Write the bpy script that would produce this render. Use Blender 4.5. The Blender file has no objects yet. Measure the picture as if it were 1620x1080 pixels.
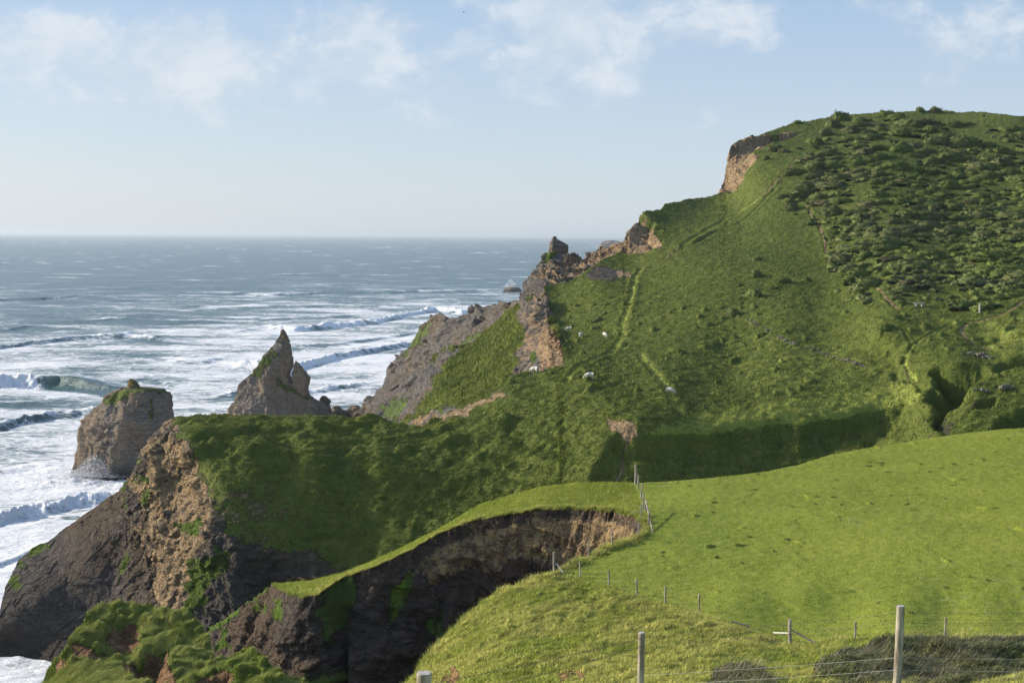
import bpy, math, random
import numpy as np
random.seed(7)
rs = np.random.RandomState(11)
D = bpy.data
SC = bpy.context.scene
COL = SC.collection
R = math.radians

# ------------------------------------------------------------------ camera
F = 2225.0
CAMP = np.array([0.0, 0.0, 60.0])
pitch = math.atan(168.0 / F)
roll = R(0.33)
fwd = np.array([0, math.cos(pitch), -math.sin(pitch)])
r0 = np.array([1.0, 0, 0]); u0 = np.array([0, math.sin(pitch), math.cos(pitch)])
rgt = math.cos(roll) * r0 + math.sin(roll) * u0
upv = -math.sin(roll) * r0 + math.cos(roll) * u0

def rays(px, py):
    px = np.asarray(px, float); py = np.asarray(py, float)
    return (fwd[None] * F + rgt[None] * (px.reshape(-1, 1) - 810) + upv[None] * (540 - py.reshape(-1, 1))).reshape(px.shape + (3,))
def atY(px, py, Y):
    d = rays(px, py)
    return CAMP + d * (np.asarray(Y, float) / d[..., 1])[..., None]
def atZ(px, py, z):
    d = rays(px, py)
    return CAMP + d * ((np.asarray(z, float) - 60.0) / d[..., 2])[..., None]
def proj(P):
    v = P - CAMP
    w = v @ fwd
    return 810 + F * (v @ rgt) / w, 540 - F * (v @ upv) / w

cd = D.cameras.new('camera'); co = D.objects.new('camera', cd); COL.objects.link(co)
from mathutils import Matrix, Vector
m = Matrix(((rgt[0], upv[0], -fwd[0], 0), (rgt[1], upv[1], -fwd[1], 0), (rgt[2], upv[2], -fwd[2], 60), (0, 0, 0, 1)))
co.matrix_world = m
cd.lens = 36 * F / 1620; cd.sensor_width = 36; cd.clip_start = 0.5; cd.clip_end = 200000
SC.camera = co

# ------------------------------------------------------------------ noise
_r = np.random.RandomState(3)
PERM = np.concatenate([_r.permutation(256)] * 3)
GR = _r.normal(size=(256, 3)); GR /= np.linalg.norm(GR, axis=1)[:, None]; GR = GR.astype(np.float32)
def pn(x, y, z=0.0, seed=0):
    x = np.asarray(x, float); y = np.asarray(y, float); z = np.zeros_like(x) + z + seed * 17.31
    xi = np.floor(x).astype(np.int64); yi = np.floor(y).astype(np.int64); zi = np.floor(z).astype(np.int64)
    fx = (x - xi).astype(np.float32); fy = (y - yi).astype(np.float32); fz = (z - zi).astype(np.float32)
    xi &= 255; yi &= 255; zi &= 255
    u = fx * fx * fx * (fx * (fx * 6 - 15) + 10); v = fy * fy * fy * (fy * (fy * 6 - 15) + 10); w = fz * fz * fz * (fz * (fz * 6 - 15) + 10)
    out = 0
    for dx in (0, 1):
        a = PERM[xi + dx]; wx = u if dx else 1 - u
        for dy in (0, 1):
            b = PERM[(a + yi + dy) & 255]; wy = v if dy else 1 - v
            for dz in (0, 1):
                g = GR[PERM[(b + zi + dz) & 255]]; wz = w if dz else 1 - w
                out = out + wx * wy * wz * (g[..., 0] * (fx - dx) + g[..., 1] * (fy - dy) + g[..., 2] * (fz - dz))
    return out * 1.6
def fbm(x, y, z=0.0, o=4, seed=0, gain=0.5):
    s = 0; a = 1.0; f = 1.0
    for i in range(o):
        s = s + a * pn(x * f, y * f, z * f, seed + i * 3); a *= gain; f *= 2.03
    return s
def ridg(x, y, z=0.0, o=4, seed=0, gain=0.5):
    s = 0; a = 1.0; f = 1.0
    for i in range(o):
        s = s + a * (1 - 2 * np.abs(pn(x * f, y * f, z * f, seed + i * 3))); a *= gain; f *= 2.1
    return s
def sstep(a, b, x):
    t = np.clip((x - a) / (b - a), 0, 1); return t * t * (3 - 2 * t)
def sdpoly(x, y, poly):
    poly = np.asarray(poly, float); n = len(poly)
    if x.size > 20000:
        mg = max(40.0, .3 * np.ptp(poly, axis=0).max())
        lo = poly.min(0) - mg; hi = poly.max(0) + mg
        m_ = (x > lo[0]) & (x < hi[0]) & (y > lo[1]) & (y < hi[1])
        out = np.full(x.shape, -mg)
        if m_.any(): out[m_] = _sd(x[m_], y[m_], poly)
        return out
    return _sd(x, y, poly)
def _sd(x, y, poly):
    n = len(poly)
    d = np.full(x.shape, 1e18); ins = np.zeros(x.shape, bool)
    for i in range(n):
        ax, ay = poly[i]; bx, by = poly[(i + 1) % n]
        ex, ey = bx - ax, by - ay
        t = np.clip(((x - ax) * ex + (y - ay) * ey) / (ex * ex + ey * ey + 1e-9), 0, 1)
        d = np.minimum(d, (x - ax - t * ex) ** 2 + (y - ay - t * ey) ** 2)
        c = ((ay > y) != (by > y)) & (x < (bx - ax) * (y - ay) / (by - ay + 1e-12) + ax)
        ins ^= c
    d = np.sqrt(d)
    return np.where(ins, d, -d)
def dline(x, y, pl):
    pl = np.asarray(pl, float)
    d = np.full(x.shape, 1e18)
    for i in range(len(pl) - 1):
        ax, ay = pl[i]; bx, by = pl[i + 1]; ex, ey = bx - ax, by - ay
        t = np.clip(((x - ax) * ex + (y - ay) * ey) / (ex * ex + ey * ey + 1e-9), 0, 1)
        d = np.minimum(d, (x - ax - t * ex) ** 2 + (y - ay - t * ey) ** 2)
    return np.sqrt(d)

class Field:
    """smooth map of distance over the picture, through surveyed points"""
    def __init__(s, pts, c=25.0, lam=0.0):
        P = []
        for p in pts:
            if len(p) == 4:
                P.append((p[0], p[1], atZ(np.array(p[0]), np.array(p[1]), p[3])[1]))
            else:
                P.append(p)
        P = np.array(P, float); s.x = P[:, 0] / 100; s.y = P[:, 1] / 100; s.c = c / 100; w = 1000 / P[:, 2]
        n = len(P); A = np.zeros((n + 3, n + 3))
        A[:n, :n] = -np.sqrt((s.x[:, None] - s.x) ** 2 + (s.y[:, None] - s.y) ** 2 + s.c ** 2) - np.eye(n) * 0.0 + np.eye(n) * 0 - lam * np.eye(n) * -1
        A[:n, n] = 1; A[:n, n + 1] = s.x; A[:n, n + 2] = s.y; A[n:, :n] = A[:n, n:].T
        s.w = np.linalg.solve(A, np.concatenate([w, [0, 0, 0]]))
    def Y(s, px, py):
        sh = np.shape(px); x = np.ravel(px) / 100.; y = np.ravel(py) / 100.
        out = np.empty(x.shape); n = len(s.x)
        for i in range(0, len(x), 40000):
            a = x[i:i + 40000]; b = y[i:i + 40000]
            K = -np.sqrt((a[:, None] - s.x) ** 2 + (b[:, None] - s.y) ** 2 + s.c ** 2)
            out[i:i + 40000] = K @ s.w[:n] + s.w[n] + s.w[n + 1] * a + s.w[n + 2] * b
        return 1000 / out.reshape(sh)
    def P(s, px, py):
        px = np.asarray(px, float); py = np.asarray(py, float)
        return atY(px, py, s.Y(px, py))

# ------------------------------------------------------------------ mesh helpers
def mesh_np(name, V, faces, mat=None, attrs=None, smooth=True, parent=None):
    me = D.meshes.new(name)
    V = np.ascontiguousarray(V, np.float32).reshape(-1, 3)
    F_ = np.ascontiguousarray(faces, np.int32)
    nf, k = F_.shape
    me.vertices.add(len(V)); me.vertices.foreach_set('co', V.ravel())
    me.loops.add(nf * k); me.loops.foreach_set('vertex_index', F_.ravel())
    me.polygons.add(nf); me.polygons.foreach_set('loop_start', np.arange(nf, dtype=np.int32) * k)
    me.polygons.foreach_set('use_smooth', np.full(nf, smooth))
    me.update(calc_edges=True)
    for k_, v in (attrs or {}).items():
        a = me.attributes.new(k_, 'FLOAT', 'POINT'); a.data.foreach_set('value', np.ascontiguousarray(v, np.float32).ravel())
    if mat: me.materials.append(mat)
    o = D.objects.new(name, me); COL.objects.link(o)
    if parent: o.parent = parent
    return o
def grid_faces(nv, nu):
    i = np.arange(nv * nu).reshape(nv, nu)
    return np.stack([i[1:, :-1], i[1:, 1:], i[:-1, 1:], i[:-1, :-1]], -1).reshape(-1, 4)
def tag(o, label=None, cat=None, group=None, kind=None):
    if label: o['label'] = label
    if cat: o['category'] = cat
    if group: o['group'] = group
    if kind: o['kind'] = kind
    return o
def empty(name, loc=(0, 0, 0), parent=None):
    o = D.objects.new(name, None); o.location = loc; COL.objects.link(o); o.parent = parent
    return o
class MB:
    def __init__(s): s.v = []; s.f = []; s.n = 0
    def add(s, V, Fq):
        s.v.append(np.asarray(V, float).reshape(-1, 3)); s.f += [tuple(int(i) + s.n for i in f) for f in Fq]; s.n += len(s.v[-1])
    def tube(s, pts, rad, n=8, cap=True, wob=0.0, seed=0):
        pts = np.asarray(pts, float); k = len(pts)
        rad = np.full(k, rad) if np.isscalar(rad) else np.asarray(rad, float)
        t = np.gradient(pts, axis=0); t /= np.linalg.norm(t, axis=1)[:, None] + 1e-12
        ref = np.array([0, 0, 1.0]) if abs(t[0][2]) < .8 else np.array([0, 1.0, 0])
        a = np.cross(t, ref); a /= np.linalg.norm(a, axis=1)[:, None]; b = np.cross(t, a)
        th = np.arange(n) * 2 * math.pi / n
        rr = rad[:, None] * (1 + (wob * pn(np.cos(th)[None] * 1.5 + seed, np.sin(th)[None] * 1.5 + np.zeros((k, 1)), np.arange(k)[:, None] * .35 + np.zeros((1, n))) if wob else 0))
        V = pts[:, None] + rr[..., None] * (np.cos(th)[None, :, None] * a[:, None] + np.sin(th)[None, :, None] * b[:, None])
        f = [(i * n + j, i * n + (j + 1) % n, (i + 1) * n + (j + 1) % n, (i + 1) * n + j) for i in range(k - 1) for j in range(n)]
        if cap: f += [tuple(range(n))[::-1], tuple((k - 1) * n + j for j in range(n))]
        s.add(V, f)
    def box(s, c, size, rot=None):
        V = np.array([(x, y, z) for x in (-.5, .5) for y in (-.5, .5) for z in (-.5, .5)]) * np.array(size)
        if rot is not None: V = V @ np.array(Matrix.Rotation(rot, 3, 'Z')).T
        s.add(V + np.array(c), [(0, 1, 3, 2), (4, 6, 7, 5), (0, 4, 5, 1), (2, 3, 7, 6), (0, 2, 6, 4), (1, 5, 7, 3)])
    def build(s, name, mat, parent=None, smooth=False, loc=None, bevel=0):
        me = D.meshes.new(name); me.from_pydata([tuple(v) for v in np.concatenate(s.v)], [], s.f)
        if smooth: me.polygons.foreach_set('use_smooth', [True] * len(me.polygons))
        me.materials.append(mat); me.update()
        o = D.objects.new(name, me); COL.objects.link(o); o.parent = parent
        if loc is not None: o.location = loc
        if bevel:
            b = o.modifiers.new('b', 'BEVEL'); b.width = bevel; b.segments = 2
        return o

# ------------------------------------------------------------------ materials
class NT:
    def __init__(s, name):
        s.m = D.materials.new(name); s.m.use_nodes = True; s.t = s.m.node_tree; s.n = s.t.nodes
        s.b = s.n['Principled BSDF']; s.b.inputs['Specular IOR Level'].default_value = 0.25; s.out = s.n['Material Output']
        s.pos = s.n.new('ShaderNodeNewGeometry')
    def lk(s, a, b): s.t.links.new(a, b)
    def set(s, sock, v):
        if hasattr(v, 'node'): s.lk(v, sock)
        elif isinstance(v, (tuple, list)) and len(v) == 3 and sock.type == 'RGBA': sock.default_value = (*v, 1)
        else: sock.default_value = v
    def attr(s, nm):
        a = s.n.new('ShaderNodeAttribute'); a.attribute_name = nm; return a.outputs['Fac']
    def math(s, op, a, b=None, c=None, clamp=False):
        n = s.n.new('ShaderNodeMath'); n.operation = op; n.use_clamp = clamp
        s.set(n.inputs[0], a)
        if b is not None: s.set(n.inputs[1], b)
        if c is not None: s.set(n.inputs[2], c)
        return n.outputs[0]
    def map(s, scale=(1, 1, 1), rot=(0, 0, 0), src=None, loc=(0, 0, 0)):
        n = s.n.new('ShaderNodeMapping'); n.inputs['Scale'].default_value = scale; n.inputs['Rotation'].default_value = rot; n.inputs['Location'].default_value = loc
        s.lk(src or s.pos.outputs['Position'], n.inputs['Vector']); return n.outputs[0]
    def noise(s, scale, detail=4, rough=.55, vec=None, dist=0.0, out='Fac'):
        n = s.n.new('ShaderNodeTexNoise'); n.inputs['Scale'].default_value = scale; n.inputs['Detail'].default_value = detail
        n.inputs['Roughness'].default_value = rough; n.inputs['Distortion'].default_value = dist
        s.lk(vec or s.pos.outputs['Position'], n.inputs['Vector']); return n.outputs[out]
    def vor(s, scale, feature='F1', vec=None, rnd=1.0, out='Distance'):
        n = s.n.new('ShaderNodeTexVoronoi'); n.feature = feature; n.inputs['Scale'].default_value = scale; n.inputs['Randomness'].default_value = rnd
        s.lk(vec or s.pos.outputs['Position'], n.inputs['Vector']); return n.outputs[out]
    def mix(s, f, a, b, mode='MIX'):
        n = s.n.new('ShaderNodeMix'); n.data_type = 'RGBA'; n.blend_type = mode
        s.set(n.inputs[0], f); s.set(n.inputs[6], a); s.set(n.inputs[7], b); return n.outputs[2]
    def rng(s, v, a, b, c=0.0, d=1.0, smooth=True):
        n = s.n.new('ShaderNodeMapRange'); n.interpolation_type = 'SMOOTHSTEP' if smooth else 'LINEAR'
        s.set(n.inputs[0], v)
        for i, x in enumerate((a, b, c, d)): s.set(n.inputs[i + 1], x)
        return n.outputs[0]
    def bump(s, h, strength, dist, normal=None):
        n = s.n.new('ShaderNodeBump'); n.inputs['Strength'].default_value = strength; n.inputs['Distance'].default_value = dist
        s.lk(h, n.inputs['Height'])
        if normal: s.lk(normal, n.inputs['Normal'])
        return n.outputs[0]

def rock_nodes(t, ra, rb, rc, sc=1.0, rot=(0.5, 0.3, 0.2)):
    v = t.map((1, 1, 3.5), rot)
    n1 = t.noise(.35 * sc, 5, .65, v, .6); n2 = t.noise(1.6 * sc, 4, .75, v)
    c = t.mix(t.rng(n1, .35, .65), ra, rb)
    c = t.mix(t.rng(n2, .45, .75, 0, .75), c, rc)
    st = t.noise(.8 * sc, 4, .7, t.map((.3, .3, 3.2), rot), .8)
    c = t.mix(t.rng(st, .38, .52, .30, 0), c, (ra[0] * .35, ra[1] * .35, ra[2] * .38))
    wv = t.n.new('ShaderNodeVectorMath'); wv.operation = 'MULTIPLY_ADD'; t.lk(t.noise(.7 * sc, 3, .6, out='Color'), wv.inputs[0]); wv.inputs[1].default_value = (2.6 / sc, 2.6 / sc, 2.6 / sc); t.lk(t.map((1, 1, 1.8), rot), wv.inputs[2])
    cr = t.vor(.42 * sc, 'DISTANCE_TO_EDGE', wv.outputs[0])
    c = t.mix(t.rng(cr, 0, .05, .38, 0), c, (ra[0] * .3, ra[1] * .3, ra[2] * .3))
    big = t.noise(.09 * sc, 3, .6); c = t.mix(t.rng(big, .42, .62, 0, .45), c, (rb[0] * 1.25, rb[1] * .98, rb[2] * .7))
    h = t.math('ADD', t.math('MULTIPLY', n1, 1.2), t.math('MULTIPLY', n2, .8))
    h = t.math('ADD', h, t.math('MULTIPLY', st, .8))
    h = t.math('ADD', h, t.rng(cr, 0, .08, -.5, 0))
    return c, h
def grass_nodes(t, ga, gb, gc, sc=1.0):
    n1 = t.noise(.05 * sc, 4, .6); n2 = t.noise(.6 * sc, 4, .75, t.map((1, 1.0, 2.2))); n3 = t.noise(5 * sc, 3, .75)
    c = t.mix(t.rng(n1, .35, .65), ga, gb)
    c = t.mix(t.rng(n2, .48, .72, 0, .8), c, gc)
    c = t.mix(t.rng(n3, .3, .7, .45, 0), c, (ga[0] * .45, ga[1] * .5, ga[2] * .5))
    h = t.math('ADD', t.math('MULTIPLY', n2, .9), t.math('MULTIPLY', n3, .45))
    return c, h
def land(name, grass, rock, earth=((.13, .075, .04), (.2, .13, .07)), dry=(.2, .17, .07), moss=(.13, .2, .02), gs=1.0, rsc=1.0, gb=.25, rb=.8, rot=(0.5, 0.3, 0.2)):
    t = NT(name)
    gc, gh = grass_nodes(t, *grass, sc=gs); rc, rh = rock_nodes(t, *rock, sc=rsc, rot=rot)
    en = t.noise(1.2 * rsc, 5, .75); ec = t.mix(t.rng(en, .4, .6), earth[0], earth[1])
    wob = t.math('ADD', t.math('MULTIPLY', t.math('SUBTRACT', t.noise(1.6 * gs, 4, .75), .5), 1.5), t.math('MULTIPLY', t.math('SUBTRACT', t.noise(.35 * gs, 3, .6), .5), 1.3))
    def msk(a, lo=.42, hi=.58): return t.rng(t.math('ADD', t.attr(a), wob), lo, hi)
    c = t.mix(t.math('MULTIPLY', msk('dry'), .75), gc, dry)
    mr = msk('rock'); c = t.mix(mr, c, rc)
    me_ = msk('earth'); c = t.mix(me_, c, ec)
    c = t.mix(msk('moss'), c, t.mix(t.noise(3 * gs, 4), (moss[0] * .5, moss[1] * .5, moss[2]), moss))
    sz_ = t.n.new('ShaderNodeSeparateXYZ'); t.lk(t.pos.outputs['Position'], sz_.inputs[0]); wet = t.math('MULTIPLY', t.rng(t.math('ADD', sz_.outputs[2], t.math('MULTIPLY', t.noise(.3, 3), 3.0)), 2.5, 5.5, .62, 0), mr)
    c = t.mix(wet, c, (.03, .03, .03))
    t.lk(c, t.b.inputs['Base Color']); t.b.inputs['Roughness'].default_value = .9; t.b.inputs['Specular IOR Level'].default_value = .12
    b1 = t.bump(gh, 1.0, gb); hard = t.math('MAXIMUM', mr, me_)
    b2 = t.bump(t.math('MULTIPLY', t.math('ADD', rh, en), hard), 1.0, rb, b1)
    t.lk(b2, t.b.inputs['Normal'])
    return t.m

GREY = ((.14, .133, .125), (.20, .187, .17), (.30, .255, .20))
BROWN = ((.17, .15, .13), (.24, .20, .16), (.32, .26, .19))
DARK = ((.082, .067, .055), (.12, .095, .075), (.165, .13, .098))
M = {}
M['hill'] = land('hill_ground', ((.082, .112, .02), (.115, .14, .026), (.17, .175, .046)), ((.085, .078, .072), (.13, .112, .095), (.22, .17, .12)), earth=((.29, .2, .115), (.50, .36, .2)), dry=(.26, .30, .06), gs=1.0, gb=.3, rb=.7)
M['cliff'] = land('coast_cliff_ground', ((.05, .085, .02), (.08, .11, .024), (.11, .125, .035)), GREY, earth=((.30, .2, .115), (.50, .35, .19)), gs=1.0, gb=.3, rb=.7)
M['field'] = land('field_ground', ((.19, .235, .03), (.24, .28, .036), (.31, .32, .07)), DARK, earth=((.2, .12, .055), (.32, .2, .09)), dry=(.3, .27, .12), gs=2.0, gb=.07, rb=.5)
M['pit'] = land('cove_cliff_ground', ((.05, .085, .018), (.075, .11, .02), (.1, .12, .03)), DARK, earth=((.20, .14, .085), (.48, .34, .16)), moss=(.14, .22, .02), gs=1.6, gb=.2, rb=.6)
M['knoll'] = land('knoll_ground', ((.16, .22, .03), (.20, .26, .04), (.28, .31, .08)), BROWN, earth=((.18, .1, .05), (.28, .165, .08)), gs=2.5, gb=.16, rb=.4)
M['stack'] = land('stack_rock', ((.08, .11, .02), (.1, .12, .025), (.12, .13, .03)), ((.22, .198, .17), (.32, .28, .228), (.43, .345, .24)), dry=(.34, .2, .06), gs=1.0, rb=.75, rot=(0.2, 1.0, 0.2))
def simple(name, a, b, sc=5, rough=.85, bump=0.0, stretch=(1, 1, 1), spec=.25):
    t = NT(name); n = t.noise(sc, 6, .65, t.map(stretch))
    t.lk(t.mix(t.rng(n, .35, .65), a, b), t.b.inputs['Base Color']); t.b.inputs['Roughness'].default_value = rough; t.b.inputs['Specular IOR Level'].default_value = spec
    if bump: t.lk(t.bump(n, 1, bump), t.b.inputs['Normal'])
    return t.m
M['post'] = simple('weathered_wood', (.17, .14, .10), (.42, .38, .31), 14, .8, .012, (1, 1, .12))
M['post_end'] = simple('weathered_wood_end', (.3, .28, .24), (.5, .47, .42), 30, .8, .005)
M['rail'] = simple('pale_rail_wood', (.32, .29, .25), (.55, .52, .47), 10, .8, .006, (1, 1, 1))
M['wire'] = simple('rusty_wire', (.10, .06, .04), (.22, .17, .13), 40, .6)
M['wire_new'] = simple('galvanised_wire', (.3, .3, .29), (.45, .44, .42), 40, .4)
M['wool'] = simple('sheep_wool', (.5, .46, .38), (.68, .64, .55), 9, .95, .04)
M['stone'] = simple('wall_stone', (.10, .095, .065), (.2, .18, .13), 3, .9, .1)

# ------------------------------------------------------------------ sheet builder
GENT = np.array([(3, .05), (10, .6), (25, 4), (60, 18), (130, 70)], float)
CLIF = np.array([(.8, .8), (2, 4), (4, 12), (8, 30), (14, 75)], float)
def resample(cols, nu, keys):
    A = np.array(cols, float)
    seg = np.hypot(np.diff(A[:, 0]), np.diff(A[:, 1])) + .35 * np.hypot(np.diff(A[:, 2]), np.diff(A[:, 3]))
    s = np.concatenate([[0], np.cumsum(seg)]); q = np.linspace(0, s[-1], nu)
    return [np.interp(q, s, A[:, k]) for k in range(keys)]
class Sheet:
    def __init__(s, cols, field, nu, nv, vpow=1.0, jit=1.2, skirts=True):
        tx, ty, bx, by, w = resample(cols, nu, 5)
        q = np.arange(nu)
        ty = ty + jit * pn(q * .07, q * 0, seed=5) + jit * .5 * pn(q * .23, q * 0, seed=6)
        v = (np.linspace(0, 1, nv) ** vpow)[:, None]
        s.px = tx * (1 - v) + bx * v; s.py = ty * (1 - v) + by * v
        s.P = field.P(s.px, s.py); s.field = field; s.nsk = 0
        if skirts:
            top = s.P[0]; d = top[:, :2] - CAMP[:2]; L = np.linalg.norm(d, axis=1); d = d / L[:, None]
            rsl = (top[:, 2] - 60) / L
            rows = []
            for k in range(5):
                off = GENT[k, 0] * (1 - w) + CLIF[k, 0] * w; dr = GENT[k, 1] * (1 - w) + CLIF[k, 1] * w
                rows.append(np.concatenate([top[:, :2] + d * off[:, None], (np.maximum(top[:, 2] + np.minimum(rsl, 0) * off * 1.05 - dr, -6))[:, None]], 1))
            s.P = np.concatenate([np.stack(rows[::-1]), s.P]); s.nsk = 5
            s.px = np.concatenate([np.repeat(s.px[:1], 5, 0), s.px]); s.py = np.concatenate([np.repeat(s.py[:1], 5, 0), s.py])
        s.a = {k: np.zeros(s.px.shape) for k in ('rock', 'earth', 'moss', 'dry')}
        s.base = s.P.copy()
    def wp(s, poly):
        p = np.array(poly, float); return s.field.P(p[:, 0], p[:, 1])[:, :2]
    def drop(s, poly, depth, width, wob=.8, soft=False):
        x = s.base[..., 0]; y = s.base[..., 1]
        w = wob * width * .5
        if not hasattr(s, 'd1'): s.d1 = pn(x * .25, y * .25, seed=9); s.d2 = pn(x * .25, y * .25, seed=12)
        sd = sdpoly(x + w * s.d1, y + w * s.d2, s.wp(poly))
        tq = np.clip(sd / width, 0, 1); k = sstep(0, width, sd) if not soft else np.where(tq < .12, tq * tq / .12 * .55, 1 - (1 - np.clip(tq, 0, 1)) ** 1.8 * (1 - 0) ) if False else (sstep(0, width, sd) if not soft else .5 * sstep(0, .35, tq) + .5 * sstep(0, 1, tq)); s.P[..., 2] -= depth * k; s.steep = np.maximum(getattr(s, 'steep', 0), 4 * k * (1 - k) * min(1, depth / 2.5 * 3 / width)); return k
    def groove(s, line, depth, width, bank=0.0):
        x = s.base[..., 0]; y = s.base[..., 1]
        if not hasattr(s, 'd1'): s.d1 = pn(x * .25, y * .25, seed=9); s.d2 = pn(x * .25, y * .25, seed=12)
        depth *= .3; width *= .55; bank *= .35
        d = dline(x + .4 * s.d1, y, s.wp(line)); k = np.exp(-(d / width) ** 2)
        s.P[..., 2] += -depth * k + bank * np.exp(-((d - 2 * width) / width) ** 2); return k
    def paint(s, at, poly, soft=6, jit=8, val=1.0, op='max'):
        x = s.px; y = s.py
        if not hasattr(s, 'j1'): s.j1 = fbm(x * .04, y * .05, o=5, seed=21, gain=.65); s.j2 = fbm(x * .04, y * .05, o=5, seed=25, gain=.65)
        soft = soft * 1.7
        n1 = jit * s.j1; n2 = jit * s.j2
        k = sstep(-soft, soft, sdpoly(x + n1, y + n2, poly)) * val
        if op == 'max': s.a[at] = np.maximum(s.a[at], k)
        else: s.a[at] = s.a[at] * (1 - k)
        return k
    def normals(s):
        du = np.gradient(s.P, axis=1); dv = np.gradient(s.P, axis=0)
        n = np.cross(du, dv); n /= np.linalg.norm(n, axis=-1)[..., None] + 1e-9
        sg = np.sign((n * (CAMP - s.P)).sum(-1))[..., None]
        return n * np.where(sg == 0, 1, sg)
    def build(s, name, mat, kind='structure'):
        nv, nu = s.px.shape
        for k in s.a: s.a[k] = np.clip(s.a[k], 0, 1)
        o = mesh_np(name, s.P, grid_faces(nv, nu), mat, s.a)
        if kind: o['kind'] = kind
        return o
def rockdisp(P, A, sc=.12, seed=0, strata=(.2, -.35, .9), th=2.2):
    x, y, z = P[..., 0], P[..., 1], P[..., 2]
    n = np.array(strata) / np.linalg.norm(strata)
    h = ridg(x * sc, y * sc, z * sc * .8, 4, seed, .42) * .42 - .35
    q = (P @ n) / th + 1.2 * fbm(x * sc * .5, y * sc * .5, z * sc * .5, 3, seed + 4)
    e1 = np.cross(n, [0.3, 0.9, 0.1]); e1 /= np.linalg.norm(e1); e2 = np.cross(n, e1); wq = .5 * pn(x * sc * 2.5, y * sc * 2.5, z * sc * 2.5, seed + 11)
    blk = 0
    for k_, am_ in ((1.0, .5), (2.6, .26)):
        ia = np.floor(q * k_).astype(np.int64) & 255; ib = np.floor((P @ e1) / th * .8 * k_ + wq + .5 * ia).astype(np.int64) & 255; ic = np.floor((P @ e2) / th * .6 * k_ + wq).astype(np.int64) & 255
        blk = blk + am_ * (PERM[PERM[PERM[ia] + ib] + ic] / 255.0 - .5)
    h = h + blk
    saw = np.abs((q % 1) - .6); q2 = q * 3.1 + fbm(x * .3, y * .3, z * .3, 2, seed + 8); saw2 = np.abs((q2 % 1) - .6)
    return A * (h + .45 * saw + .2 * saw2)
def grassdisp(P, A, seed=0, sx=.05, sy=.14):
    x, y, z = P[..., 0], P[..., 1], P[..., 2]
    h = .6 * fbm(x * sx, y * sy, z * .1, 4, seed) + .35 * fbm(x * .35, y * .5, 0, 3, seed + 3)
    t = np.clip(pn(x * .9, y * .9, seed=seed + 7), 0, 1)
    return A * (h + .5 * t)
SHEETS = {}

# ================================================================== hill and headland (one body of land)
fh = Field([
 (1480,175,470),(1330,183,460),(1400,178,465),(1560,178,462),(1620,185,452),(1700,200,455),(1170,218,425),(1255,195,445),(1150,255,408),(1140,305,396),(1090,318,380),(1045,331,360),(1006,336,348),(988,360,338),
 (985,395,328),(1040,395,320),(862,450,297),(950,446,292),(1000,442,295),(930,430,303),(870,470,290),
 (1200,300,370),(1200,380,315),(1300,300,355),(1400,250,385),(1500,300,350),(1600,300,350),(1400,350,308),(1600,400,268),(1500,400,277),(1300,400,295),(1100,400,309),(1450,440,248),(1350,440,265),
 (1455,478,228),(1600,480,222),(1550,485,222),(1300,470,255),(1150,460,264),(1050,460,277),(1400,520,212),(1250,510,232),(1100,520,237),
 (958,528,247),(900,519,260),(868,500,274),(890,570,220),(835,589,215),(930,594,205),(1060,618,196),(1000,600,204),(1150,570,218),(1300,570,212),(1400,570,206),(1560,560,200),(1620,550,198),(1700,540,198),
 (1440,622,190),(1250,645,189),(1000,672,182),(980,640,190),(1100,655,188),(900,640,194),
 (800,605,209),(750,635,207),(700,657,205),(660,670,203),(560,664,206),(500,660,207),(410,657,209),(330,657,208),(272,664,206),
 (300,700,195.5),(400,700,195),(500,700,194.5),(600,705,194.5),(700,710,193.5),(800,700,191),(900,690,186),
 (350,740,192),(450,740,191.5),(550,740,191),(650,740,190),(750,780,185),(400,800,187.5),(500,800,187),(600,800,186),(680,800,185),
 (500,880,183.5),(600,880,182),(420,870,183),(850,820,177),(900,760,179),(1000,740,174),(1000,800,168),(1000,690,180),(1150,700,176),(1150,740,170),
 (1300,715,172),(1400,690,173),(1500,690,170),(1620,680,168),(1620,640,174),(1530,600,184),(1620,590,186),(1700,680,168),(1700,760,150),(1400,760,158),
 (255,760,201),(300,760,197),(335,760,191),(235,850,199),(250,900,195),(290,900,188),(300,980,181),(340,860,183.5),(340,810,187),(215,800,205),(75,858,214),(190,775,211),(120,830,213),(8,935,203),(0,985,198),(10,1040,195),(60,1060,193),(150,1000,196),(150,900,204),(60,930,202),(190,950,199),(190,880,205),(225,715,208),
 (400,950,180),(230,1060,183),(470,980,178),(360,930,180),(215,1000,191),(560,960,178),(100,1060,191)], 22)
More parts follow.
